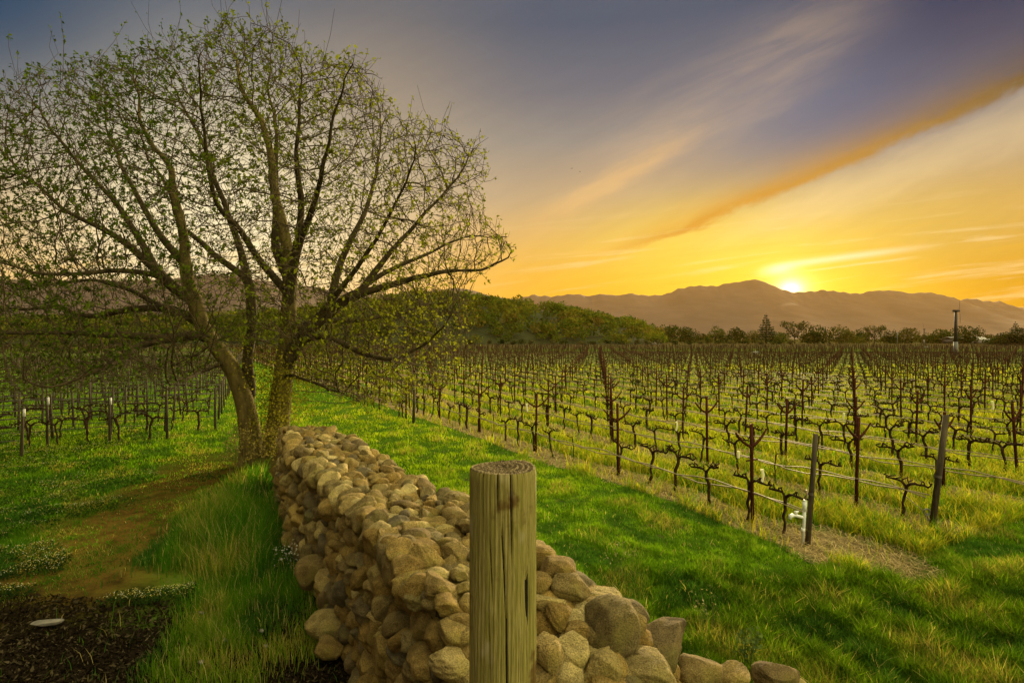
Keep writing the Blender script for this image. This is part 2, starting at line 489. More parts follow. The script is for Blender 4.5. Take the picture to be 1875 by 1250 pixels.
# ------------------------------------------------------------------ mountains and hills
def lin(pts, x):
    return np.interp(x, [p[0] for p in pts], [p[1] for p in pts])
RIDGE = [(-900, 520), (-200, 508), (0, 512), (200, 514), (320, 510), (390, 500), (440, 506), (480, 514), (600, 530), (700, 540), (840, 527), (870, 532), (900, 543),
 (940, 548), (975, 540), (1010, 543), (1050, 538), (1080, 542), (1100, 538), (1130, 541), (1155, 537), (1180, 541), (1215, 540), (1245, 528),
 (1275, 523), (1310, 524), (1335, 518), (1355, 516), (1380, 511), (1400, 516), (1425, 527), (1450, 535), (1480, 534), (1510, 531), (1545, 535),
 (1570, 538), (1600, 532), (1640, 532), (1665, 537), (1700, 535), (1730, 541), (1760, 549), (1780, 546), (1800, 551), (1830, 552), (1860, 562),
 (1880, 564), (1950, 575), (2100, 560), (2900, 570)]
def mountains():
    cx = np.linspace(-900, 2900, 640)
    yy = np.concatenate([np.linspace(2300, 4000, 46), [4250, 4700]])
    P, Y = np.meshgrid(cx, yy)
    D = np.interp(P, [480, 880], [2900, 4000]) / 4000.0
    X = (P - 937.5) / F * 4000 * D * (1 - (4000 - Y) / 4000 * .55)
    top = CAMH + (HZ - lin(RIDGE, P)) / F * 4000 * D
    s = np.clip((Y - 2300) / 1700, 0, 1)
    nz = np.zeros_like(P)
    for k, (f1, f2, a) in enumerate([(.021, .0031, .5), (.043, .0062, .3), (.09, .012, .2)]):
        nz += a * np.abs(np.sin(P * f1 + 2.1 * np.sin(Y * f2 + k) + k * 1.7))
    h = top * (s ** 1.25 * (1 - .09 * nz * 4 * s * (1 - s)) )
    ridge_n = 2.5 * np.sin(P * .31) + 2.0 * np.sin(P * .77 + 1) + 1.2 * np.sin(P * 1.9)
    h = h + ridge_n * s ** 6
    h = np.where(Y > 4010, top * np.clip(1 - (Y - 4000) / 900, 0, 1), h) - 3 * (s < .01)
    V = np.stack([X, Y * D, h], -1).reshape(-1, 3)
    nx = len(cx)
    i = (np.arange(len(yy) - 1)[:, None] * nx + np.arange(nx - 1)[None]).ravel()
    tag(mesh_np("mountains", V, np.stack([i, i + 1, i + nx + 1, i + nx], 1), m_mtn, True), kind="structure")
mountains()

HILLTOP = [(-500, 590), (0, 584), (300, 580), (480, 572), (600, 560), (700, 546), (760, 534), (850, 537), (900, 547), (950, 552), (1010, 558), (1060, 569),
           (1120, 580), (1165, 588), (1195, 604), (1215, 617), (1260, 621), (1500, 622)]
def hill_height(p, s):
    """height of the wooded hill over photo column p at depth share s (0 foot, 1 crest)"""
    top = np.maximum((HZ - lin(HILLTOP, p)) / F * 420 + CAMH - 5.0, -.5)
    return top * np.sin(np.clip(s, 0, 1.6) * math.pi / 2) ** .9
def hills():
    cx = np.linspace(-520, 1500, 150); sv = np.linspace(0, 1.9, 22)
    P, S = np.meshgrid(cx, sv)
    Y = 300 + S * 120
    X = (P - 937.5) / F * Y
    h = hill_height(P, np.minimum(S, 1)) * np.where(S > 1, np.clip(1 - (S - 1), 0, 1), 1) - .4 * (S < .01)
    V = np.stack([X, Y, h], -1).reshape(-1, 3); nx = len(cx)
    i = (np.arange(len(sv) - 1)[:, None] * nx + np.arange(nx - 1)[None]).ravel()
    tag(mesh_np("hill", V, np.stack([i, i + 1, i + nx + 1, i + nx], 1), m_hill, True), kind="structure")
hills()

def leaf_cards(C, size, tint, jit=.25, rng=RNG):
    """many small leaf-shaped faces: centres C, half sizes, colours"""
    n = len(C)
    a = rng.normal(size=(n, 3)); a /= np.linalg.norm(a, axis=1)[:, None]
    b2 = rng.normal(size=(n, 3)); b2 -= (b2 * a).sum(1)[:, None] * a; b2 /= np.linalg.norm(b2, axis=1)[:, None]
    s = np.broadcast_to(np.asarray(size), (n,))[:, None] * rng.uniform(1 - jit, 1 + jit, (n, 1))
    V = np.stack([C - a * s, C + b2 * s * .55, C + a * s, C - b2 * s * .55], 1).reshape(-1, 3)
    Q = np.arange(4 * n).reshape(-1, 4)
    return V, Q, np.repeat(tint, 4, 0)

def crown_points(rng, n, lobes, hollow=.55):
    """points spread through a set of overlapping clumps, each clump (x,y,z,rx,ry,rz)"""
    L = np.array(lobes); wgt = L[:, 3] * L[:, 4] * L[:, 5]; wgt = wgt ** .67
    k = rng.choice(len(L), n, p=wgt / wgt.sum())
    d = rng.normal(size=(n, 3)); d /= np.linalg.norm(d, axis=1)[:, None]
    r = hollow + (1 - hollow) * rng.random((n, 1)) ** .6
    r *= 1 + .12 * rng.normal(size=(n, 1))
    return L[k, :3] + d * r * L[k, 3:], k

def woodland():
    rng = np.random.default_rng(5)
    Vs, Qs, Cs, off = [], [], [], 0
    for i in range(1150):
        p = rng.uniform(-480, 1215); s = rng.random() ** .95 - .04
        Y = 300 + s * 122
        X = (p - 937.5) / F * Y; h = float(hill_height(np.array([p]), s)[0])
        r = rng.uniform(2.8, 5.6) * (.75 if h < 2 else 1)
        n_l = rng.integers(3, 6)
        lobes = [(X + rng.normal() * r * .55, Y + rng.normal() * r * .55, h + r * rng.uniform(.55, 1.05), r * .6, r * .6, r * .5) for _ in range(n_l)]
        m = 150
        C, k = crown_points(rng, m, lobes, .7)
        C[:, 2] = np.maximum(C[:, 2], h - .5)
        base = [(.085, .110, .012), (.11, .125, .014), (.14, .14, .016), (.065, .085, .014), (.15, .12, .022)][rng.choice(5, p=[.3, .3, .18, .14, .08])]
        tint = np.array(base)[None] * rng.uniform(.75, 1.25, (m, 1)) * (1 + .1 * rng.normal(size=(m, 3)))
        V, Q, T = leaf_cards(C, r * .16, np.clip(tint, .005, 1), .4, rng)
        Vs.append(V); Qs.append(Q + off); Cs.append(T); off += len(V)
    o = mesh_np("woodland", np.vstack(Vs), np.vstack(Qs), m_farleaf, color=np.vstack(Cs))
    tag(o, "dense mixed green woodland covering the low hill", "woodland", kind="stuff")
woodland()

# ------------------------------------------------------------------ stones
def ico(sub):
    bm = bmesh.new(); bmesh.ops.create_icosphere(bm, subdivisions=sub, radius=1.0)
    V = np.array([v.co[:] for v in bm.verts]); T = np.array([[v.index for v in f.verts] for f in bm.faces]); bm.free()
    return V, T
ICO = {2: ico(2), 3: ico(3), 4: ico(4), 5: ico(5)}
def stone_verts(rng, size, sub, facets=6, rz=None, tilt=.25, rough=.06):
    V, T = ICO[sub]
    V = V.copy()
    e = rng.uniform(.68, .95)
    V = np.sign(V) * np.abs(V) ** e
    for k in range(facets):
        nrm = rng.normal(size=3); nrm[2] *= .8; nrm /= np.linalg.norm(nrm)
        cut = rng.uniform(.62, .95)
        d = V @ nrm
        V -= np.clip(d - cut, 0, None)[:, None] * nrm * rng.uniform(.82, 1.0)
    sh = rng.uniform(0, 50, 3)
    dsp = sum(a * np.sin(V @ rng.normal(size=(3, 1)) * f + rng.uniform(0, 6)) for f, a in ((2.2, .5), (3.5, .35), (6, .2), (10, .16), (17, .11), (27, .07)))
    V = V * (1 + rough * dsp)
    V = V * np.array(size) * .535
    ax = rng.normal(size=3) * tilt
    R = Matrix.Rotation(rng.uniform(0, 2 * math.pi) if rz is None else rz, 3, 'Z') @ Matrix.Rotation(ax[0], 3, 'X') @ Matrix.Rotation(ax[1], 3, 'Y')
    return V @ np.array(R).T, T

WALL_T0, WALL_T1 = 2.75, 11.6
def wall_left(t): return 1.24 + .16 * np.clip((t - 9.5) / 2, 0, 1) + .04 * np.sin(t * 1.3)
def wall_right(t): return 2.22 - .06 * np.sin(t * .9)
def wall_top(t): return 1.27 + .035 * np.sin(t * 1.7) - .55 * np.clip((3.15 - t) / .6, 0, 1) - .18 * np.clip((t - 10.6), 0, 1)

def stone_wall():
    rng = np.random.default_rng(21)
    root = empty("stone_wall", tn(7.0, 1.75))
    tag(root, "long dry stone wall of tan rounded field stones running back to the tree", "wall")
    inv = root.location
    S = []    # (centre, size, rotation)
    ra = AV + math.pi / 2     # yaw so that local x lies along the wall
    def course(face):
        z = -.03; row = 0
        while z < 1.30:
            h = rng.uniform(.11, .20)
            tt = WALL_T0 - .1 + rng.uniform(0, .2)
            while tt < WALL_T1:
                wd = rng.uniform(.10, .25) if rng.random() < .72 else rng.uniform(.25, .35)
                tc = tt + wd / 2
                hh = h * rng.uniform(.75, 1.45)
                zc = z + h / 2 + rng.normal() * .018
                if zc + h * .5 < wall_top(tc) + .03:
                    bat = .10 * (1 - zc / 1.3)
                    if face < 0: nc = wall_left(tc) - bat + .11 + rng.normal() * .035
                    else: nc = wall_right(tc) + bat - .11 + rng.normal() * .022
                    S.append((tc, nc, zc, wd * 1.12, rng.uniform(.24, .32), hh * 1.1, .26))
                tt += wd * .93
            z += h * .90; row += 1
    course(-1); course(1)
    # top: cobbles bedded across the full width, larger stones along both edges
    tt = WALL_T0
    pts = []
    for _ in range(14000):
        t_ = rng.uniform(WALL_T0, WALL_T1); n_ = rng.uniform(wall_left(t_) + .06, wall_right(t_) - .06)
        edge = min(n_ - wall_left(t_), wall_right(t_) - n_)
        r = rng.uniform(.050, .105) if edge > .2 else rng.uniform(.075, .135)
        if rng.random() < .12: r *= 1.35
        if all((t_ - a) ** 2 + (n_ - b_) ** 2 > (.80 * (r + c_)) ** 2 for a, b_, c_ in pts):
            pts.append((t_, n_, r))
    for t_, n_, r in pts:
        S.append((t_, n_, wall_top(t_) - .02 + rng.normal() * .022, r * rng.uniform(2.1, 2.7), r * rng.uniform(1.7, 2.2), r * rng.uniform(1.1, 1.7), .28))
    # second layer of small packing stones seen in the gaps, and end face
    for _ in range(520):
        t_ = rng.uniform(WALL_T0, WALL_T1); n_ = rng.uniform(wall_left(t_) + .08, wall_right(t_) - .08); r = rng.uniform(.05, .085)
        S.append((t_, n_, wall_top(t_) - .07, r * 2.4, r * 2, r * 1.5, .4))
    for _ in range(120):
        n_ = rng.uniform(1.25, 2.3); z_ = rng.uniform(.05, .95); r = rng.uniform(.09, .15)
        S.append((WALL_T0 + rng.normal() * .05 + .1 - .25 * (1 - z_), n_, z_, r * 2.2, r * 2.2, r * 1.6, .3))
    # how large does each stone show?
    items = []
    for (t_, n_, z_, a, b_, c_, tl) in S:
        P = tn(t_, n_, z_)
        ux = P.x / P.y * F + 937.5; uy = HZ - (P.z - CAMH) / P.y * F
        vis = 1.0 if (-20 < ux < 1900 and uy < 1290) else 0.0
        face_left = n_ < wall_left(t_) + .2; topst = z_ > wall_top(t_) - .06
        if not (face_left or topst): vis = 0
        if 860 < ux < 980 and uy > 850: vis *= .05
        items.append((vis * max(a, c_) / P.y, P, (a, b_, c_), tl))
    items.sort(key=lambda q: -q[0])
    mb = MB()
    for i, (sc_, P, sz, tl) in enumerate(items):
        sub = 5 if i < 70 else (4 if i < 480 else 3)
        V, T = stone_verts(rng, sz, sub, rng.integers(4, 11), ra + rng.normal() * .3, tl, .10)
        if i < 100:
            mesh_np("stone", V, None, m_stone, True, T, root, loc=P - inv)
        else:
            mb.raw(V + np.array(P - inv), None, T)
    # hearting: rubble core that closes the gaps between the face stones
    tv = np.linspace(WALL_T0 + .12, WALL_T1 - .1, 40)
    V = []
    for t_ in tv:
        l, r_, h_ = wall_left(t_) + .10, wall_right(t_) - .10, wall_top(t_) - .09
        for (n_, z_) in ((l - .04, -.1), (l, h_), (r_, h_), (r_ + .04, -.1)):
            V.append(tn(t_, n_, z_) - inv)
    Q = []
    for i in range(len(tv) - 1):
        for j in range(3):
            Q.append((i * 4 + j, i * 4 + j + 1, i * 4 + 4 + j + 1, i * 4 + 4 + j))
    Q += [(0, 3, 2, 1), (len(V) - 4, len(V) - 3, len(V) - 2, len(V) - 1)]
    mesh_np("rubble_core", V, Q, m_litter, False, None, root)
    tag(mb.build("packed_stones", m_stone, root, True), kind="stuff")
stone_wall()

BOULDERS = [  # photo x, y, width, height, distance, squash of depth, look
 (1119, 1147, 96, 96, 3.55, 1.0, 5, "big rounded lichen spotted boulder propped above the wall end rubble"),
 (1201, 1192, 134, 58, 3.80, .9, 9, "long angular slab sloping off the wall end, widest of the tumbled rocks"),
 (1097, 1222, 78, 62, 3.30, 1.0, 6, "squat round boulder right below the lichen spotted big one"),
 (1182, 1236, 106, 62, 3.48, .9, 6, "broad mossy boulder under the sloping angular slab"),
 (1277, 1227, 80, 46, 3.90, .9, 9, "jagged flat rock between the broad mossy boulder and the ground sprig"),
 (1338, 1240, 62, 34, 4.12, .9, 7, "small wedge shaped rock at the foot of the green sprig"),
 (1425, 1236, 78, 36, 4.42, .8, 7, "low flat rock lying alone at the far right end of the rubble"),
 (1047, 1206, 70, 72, 3.32, 1.0, 5, "upright egg shaped boulder next to the timber post base"),
 (1002, 1196, 52, 58, 3.22, 1.0, 5, "dark round boulder touching the right side of the timber post"),
 (1050, 1157, 50, 36, 3.48, 1.0, 9, "pitted knobbly stone wedged left of the lichen spotted big boulder"),
 (1020, 1047, 62, 40, 3.82, 1.0, 4, "smooth rounded stone topmost beside the timber post"),
 (1044, 1072, 66, 40, 3.74, 1.0, 5, "rounded stone just below the topmost one by the post"),
 (1106, 1096, 70, 34, 3.78, .9, 6, "low domed stone on the grass side above the big boulder"),
 (1160, 1143, 42, 42, 3.72, 1.0, 3, "smooth oval stone half hidden behind the big spotted boulder"),
 (1003, 1108, 62, 34, 3.55, 1.0, 9, "flat split slab with sharp edge beside the timber post"),
 (1022, 1131, 48, 44, 3.46, 1.0, 8, "triangular cracked stone below the flat split slab"),
 (1073, 1118, 56, 30, 3.66, 1.0, 6, "pale flat stone tucked behind the big spotted boulder"),
 (988, 1068, 42, 34, 3.72, 1.0, 5, "small round stone tight against the post, below the topmost one"),
 (1205, 1214, 42, 26, 3.66, 1.0, 5, "small rounded stone pinched between the slab and the mossy boulder"),
 (1115, 1252, 66, 26, 3.22, 1.0, 5, "rock cut by the lower picture edge below the squat boulder"),
 (596, 1147, 70, 46, 5.55, .9, 5, "smooth grey rock lying at the shaded foot of the wall"),
 (601, 1187, 46, 32, 5.25, 1.0, 6, "small grey rock in the bark mulch by the wall foot"),
 (573, 1048, 62, 52, 6.45, .9, 6, "fallen wall stone among white flowers at the wall foot"),
]
def boulders():
    rng = np.random.default_rng(33)
    for i, (x, y, wpx, hpx, Y, dq, fc, lab) in enumerate(BOULDERS):
        P = px(x, y, Y)
        wd, ht = wpx / F * Y, hpx / F * Y
        V, T = stone_verts(rng, (wd * 1.06, wd * dq, ht * 1.1), 5, fc + 2, rng.uniform(-.3, .3), .14, .10)
        if lab.startswith("long angular"):
            a = -.30; V = V @ np.array(Matrix.Rotation(a, 3, 'Y')).T
        o = mesh_np("boulder", V, None, m_stone, True, T, loc=P)
        tag(o, lab, "rock", "rocks tumbled off the wall")
    # smaller rubble that carries them, down to the ground
    mb = MB()
    for (x, y, wpx, hpx, Y, dq, fc, lab) in BOULDERS[:20]:
        P = px(x, y, Y); r0 = wpx / F * Y * .5; z = P.z - hpx / F * Y * .5
        while z > -.05:
            for k in range(4):
                r = rng.uniform(.07, .12)
                V, T = stone_verts(rng, (r * 2.3, r * 2.0, r * 1.6), 3, rng.integers(3, 8), None, .3)
                q = P + Vector((rng.normal() * r0 * .75, rng.normal() * r0 * .45 + .05, 0)); q.z = z - r * .55
                mb.raw(V + np.array(q), None, T)
            z -= .13
    o = mb.build("rubble", m_stone, None, True)
    tag(o, "small stones heaped under the tumbled boulders at the wall end", "rubble", kind="stuff")
boulders()

# ------------------------------------------------------------------ round timber post
def timber_post():
    Y, r = 2.2, .1205
    topz = px(0, 856, Y).z; x0 = px(921, 0, Y).x
    root = empty("timber_post", (x0, Y, 0))
    tag(root, "thick round weathered timber post with deep vertical cracks in front of the wall", "post")
    na, nz = 260, 150
    th = np.linspace(0, 2 * math.pi, na, endpoint=False); z = np.linspace(-.3, topz, nz)
    TH, Zz = np.meshgrid(th, z)
    R = np.full_like(TH, r) * (1 + .006 * np.sin(2 * TH + 1) + .005 * np.sin(3 * TH + Zz * 2) + .003 * np.sin(TH * 9 + Zz * 3))
    R += .0012 * np.sin(TH * 47 + 4 * np.sin(Zz * 2.0)) + .0008 * np.sin(TH * 83 + 2 * np.sin(Zz * 5))
    # seasoning checks, given as (angle, from, to) below the top; angle 0 faces the viewer
    face = -math.pi / 2
    for (ang, d0, d1, wd, dp, cv) in ((-.62, 0, .23, .016, .012, .02), (-.15, 0, .16, .020, .014, .01), (.24, 0, .31, .022, .016, .03), (-.38, .24, .46, .018, .012, .08), (-.42, .50, 1.1, .014, .010, .05),
                              (-.02, .20, .52, .018, .016, .10), (.11, .48, 1.15, .024, .020, .02), (.80, .36, .56, .07, .018, .05), (.86, .18, .62, .02, .014, .03), (.80, .84, 1.0, .02, .012, -.05),
                              (-.85, .05, .8, .012, .006, .02), (.55, .6, 1.2, .010, .005, .0)):
        d = topz - Zz
        a = face + ang + cv * np.sin((d - d0) * 5.0)
        dd = (TH - a + math.pi) % (2 * math.pi) - math.pi
        l = np.clip((d - d0 + .03) / .05, 0, 1) * np.clip((d1 - d) / .09, 0, 1)
        R -= dp * l * np.exp(-(dd / (wd * (.35 + .65 * l))) ** 2)
    # knots
    for (ang, d0, s) in ((-.42, .47, .014), (.38, .21, .018), (.33, .33, .012)):
        d = topz - Zz; dd = (TH - face - ang + math.pi) % (2 * math.pi) - math.pi
        q2 = (dd * r / s) ** 2 + ((d - d0) / (s * 1.5)) ** 2
        R += .005 * np.exp(-q2) - .011 * np.exp(-q2 * 5)
    rim = np.clip(1 - (topz - Zz) / .008, 0, 1)
    R -= .004 * rim + .002 * rim * np.sin(TH * 31)
    V = np.stack([R * np.cos(TH), R * np.sin(TH), Zz], -1).reshape(-1, 3)
    i = (np.arange(nz - 1)[:, None] * na + np.arange(na)[None]); j = (np.arange(nz - 1)[:, None] * na + (np.arange(na)[None] + 1) % na)
    Q = np.stack([i, j, j + na, i + na], -1).reshape(-1, 4)
    shaft = mesh_np("shaft", V, Q, m_post, True, None, root)
    # sawn end, a rough slightly sloping disc
    rings = 26
    Rt = R[-1]; V = []; rng = np.random.default_rng(3)
    for k in range(rings + 1):
        f = 1 - k / rings
        zz = topz + .006 * np.sin(th * 2) * f + .0035 * np.sin(f * 60 + np.sin(th * 3)) * (f < .97) + rng.normal(size=na) * .0022 * (k > 0) + .006 * (1 - f)
        V.append(np.stack([Rt * f * np.cos(th), Rt * f * np.sin(th), zz if k else np.full(na, topz)], 1))
    V = np.vstack(V)
    i = (np.arange(rings)[:, None] * na + np.arange(na)[None]); j = (np.arange(rings)[:, None] * na + (np.arange(na)[None] + 1) % na)
    mesh_np("sawn_top", V, np.stack([i, j, j + na, i + na], -1).reshape(-1, 4), m_postend, True, None, root)
    # dark depth of the widest cracks
    mb = MB()
    for (ang, d0, d1, wd, cv) in ((-.62, 0, .21, .0016, .02), (-.15, .0, .15, .0022, .01), (.24, .0, .29, .0026, .03), (-.02, .21, .50, .0022, .10), (.11, .50, 1.1, .0032, .02), (.80, .38, .55, .007, .05), (-.38, .26, .45, .0018, .08), (-.42, .52, 1.0, .0014, .05), (.86, .2, .6, .0016, .03), (.80, .86, .98, .002, -.05)):
        ds = np.linspace(d0, d1, 24)
        a = face + ang + cv * np.sin((ds - d0) * 5.0) + rng.normal(size=24) * .004
        prof = wd * np.sin(np.linspace(.25, math.pi, 24)) ** .5 * rng.uniform(.7, 1.2, 24)
        rr = r - .0065 if wd < .005 else r - .008
        VL = np.stack([rr * np.cos(a - prof / r), rr * np.sin(a - prof / r), topz - ds - .001], 1); VR = np.stack([rr * np.cos(a + prof / r), rr * np.sin(a + prof / r), topz - ds - .001], 1)
        prof = prof * 1.35
        VM = np.stack([(r - .03) * np.cos(a), (r - .03) * np.sin(a), topz - ds - .001], 1)
        n = 24; q = np.arange(n - 1)
        mb.raw(np.vstack([VL, VR, VM]), np.vstack([np.stack([q, q + n, q + n + 1, q + 1], 1), np.stack([q, q + 1, q + 2 * n + 1, q + 2 * n], 1), np.stack([q + n, q + 2 * n, q + 2 * n + 1, q + n + 1], 1)]))
    mb.build("cracks", m_crack, root)
timber_post()
# ------------------------------------------------------------------ the spreading tree at the wall's far end
TY = 13.0
OUTLINE = [(-150, 330), (-90, 240), (-20, 200), (20, 140), (60, 130), (110, 138), (165, 116), (235, 116), (270, 105), (310, 84), (345, 80), (385, 66), (420, 42), (448, 56),
 (500, 42), (525, 84), (560, 114), (600, 112), (640, 106), (682, 132), (700, 165), (712, 205), (742, 228), (775, 230), (830, 244), (868, 272), (886, 305), (880, 345),
 (872, 385), (908, 420), (925, 462), (885, 500), (850, 520), (860, 590), (852, 650), (815, 715), (740, 742), (650, 742), (590, 722), (552, 690), (420, 670), (350, 690),
 (280, 700), (200, 705), (100, 722), (20, 725), (-90, 700), (-150, 560)]
LIMBS = [  # parent limb, depth offset at the end, base radius, photo points
 (-1, 0.0, .27, [(463, 862), (461, 820), (455, 770), (449, 732), (434, 680), (410, 640), (381, 602), (362, 550), (356, 526), (340, 490), (331, 460), (333, 400), (318, 340), (303, 290), (290, 262), (262, 245), (240, 190), (233, 130)]),
 (0, 1.0, .15, [(452, 745), (460, 715), (452, 668), (457, 625), (464, 598), (462, 555), (461, 517), (440, 495), (417, 477), (398, 462), (384, 446), (350, 410), (330, 384), (316, 330), (302, 272), (290, 200)]),
 (-1, 0.5, .30, [(503, 862), (506, 800), (509, 740), (513, 690), (515, 638), (518, 567), (512, 510), (508, 455), (496, 412), (486, 370), (477, 326), (462, 240), (442, 198), (424, 152), (414, 100)]),
 (2, -1.5, .15, [(516, 600), (530, 540), (536, 490), (545, 430), (549, 384), (546, 330), (549, 270), (557, 196), (562, 140)]),
 (2, 1.8, .13, [(512, 510), (502, 450), (505, 390), (502, 330), (508, 232), (492, 154), (496, 90)]),
 (2, -.8, .18, [(514, 672), (530, 655), (545, 630), (566, 601), (612, 564), (652, 538), (703, 524), (746, 508), (820, 494), (874, 493), (912, 474)]),
 (5, .6, .09, [(652, 538), (690, 492), (722, 455), (758, 420), (800, 372), (846, 325), (870, 292)]),
 (5, 2.2, .11, [(600, 572), (618, 495), (642, 430), (664, 380), (680, 330), (690, 262), (686, 190)]),
 (3, -2.6, .09, [(542, 450), (568, 400), (590, 350), (594, 300), (612, 212), (632, 150)]),
 (5, -2.4, .09, [(566, 601), (600, 560), (650, 500), (700, 440), (740, 380), (770, 310), (778, 260)]),
 (2, -2.2, .11, [(514, 655), (548, 622), (585, 612), (640, 637), (675, 658), (737, 666), (772, 648), (824, 630), (848, 606)]),
 (2, -1.8, .05, [(514, 690), (532, 683), (568, 704), (600, 728), (628, 736)]),
 (2, 2.4, .09, [(516, 610), (580, 585), (650, 590), (720, 575), (790, 560), (845, 545)]),
 (0, -1.6, .12, [(395, 622), (374, 609), (330, 618), (302, 620), (250, 616), (202, 619), (101, 618), (0, 620), (-80, 610)]),
 (13, -2.6, .09, [(302, 620), (262, 629), (232, 650), (202, 663), (151, 692), (86, 711), (34, 713)]),
 (0, 1.4, .12, [(381, 602), (353, 580), (302, 561), (236, 565), (168, 582), (90, 560), (10, 555), (-70, 540)]),
 (0, -1.0, .13, [(362, 552), (336, 543), (292, 504), (262, 475), (236, 450), (188, 420), (130, 400), (50, 350), (0, 310)]),
 (16, -2.8, .08, [(300, 512), (286, 503), (236, 494), (168, 494), (100, 489), (0, 461), (-80, 430)]),
 (16, 1.9, .09, [(292, 504), (258, 440), (222, 385), (180, 335), (130, 278), (80, 215), (50, 160)]),
 (0, 2.4, .10, [(340, 490), (300, 440), (262, 380), (220, 300), (190, 230), (170, 160)]),
 (15, 2.7, .07, [(302, 561), (240, 530), (160, 505), (70, 500), (-40, 500)]),
 (1, 2.6, .10, [(461, 517), (440, 450), (422, 400), (400, 330), (388, 268), (357, 214), (342, 154), (318, 100)]),
 (2, -2.6, .10, [(513, 540), (470, 470), (436, 410), (400, 380), (380, 300), (372, 220), (380, 140), (392, 90)]),
 (5, 1.6, .08, [(640, 545), (700, 500), (770, 470), (840, 440), (900, 440)]),
 (0, -2.4, .05, [(420, 655), (392, 672), (360, 680), (330, 688), (300, 700)]),
]
def inside(poly, x, y):
    c = False; j = len(poly) - 1
    for i in range(len(poly)):
        (xi, yi), (xj, yj) = poly[i], poly[j]
        if (yi > y) != (yj > y) and x < (xj - xi) * (y - yi) / (yj - yi) + xi: c = not c
        j = i
    return c

def many_tubes(P, R, sides=3):
    """P: (m,k,3) centre lines, R: (m,k) radii -> vertices, quads"""
    m, k, _ = P.shape
    T = P[:, -1] - P[:, 0]; T /= np.linalg.norm(T, axis=1)[:, None] + 1e-9
    ref = np.where(np.abs(T[:, 2:3]) < .8, np.array([[0, 0, 1.0]]), np.array([[1.0, 0, 0]]))
    A = np.cross(T, ref); A /= np.linalg.norm(A, axis=1)[:, None] + 1e-9
    B = np.cross(T, A)
    th = np.arange(sides) * 2 * math.pi / sides
    ring = A[:, None] * np.cos(th)[None, :, None] + B[:, None] * np.sin(th)[None, :, None]
    V = P[:, :, None] + R[:, :, None, None] * ring[:, None]
    base = (np.arange(m) * k * sides)[:, None, None] + (np.arange(k - 1) * sides)[None, :, None]
    j = np.arange(sides)[None, None]; j2 = (j + 1) % sides
    Q = np.stack([base + j, base + j2, base + sides + j2, base + sides + j], -1).reshape(-1, 4)
    return V.reshape(-1, 3), Q

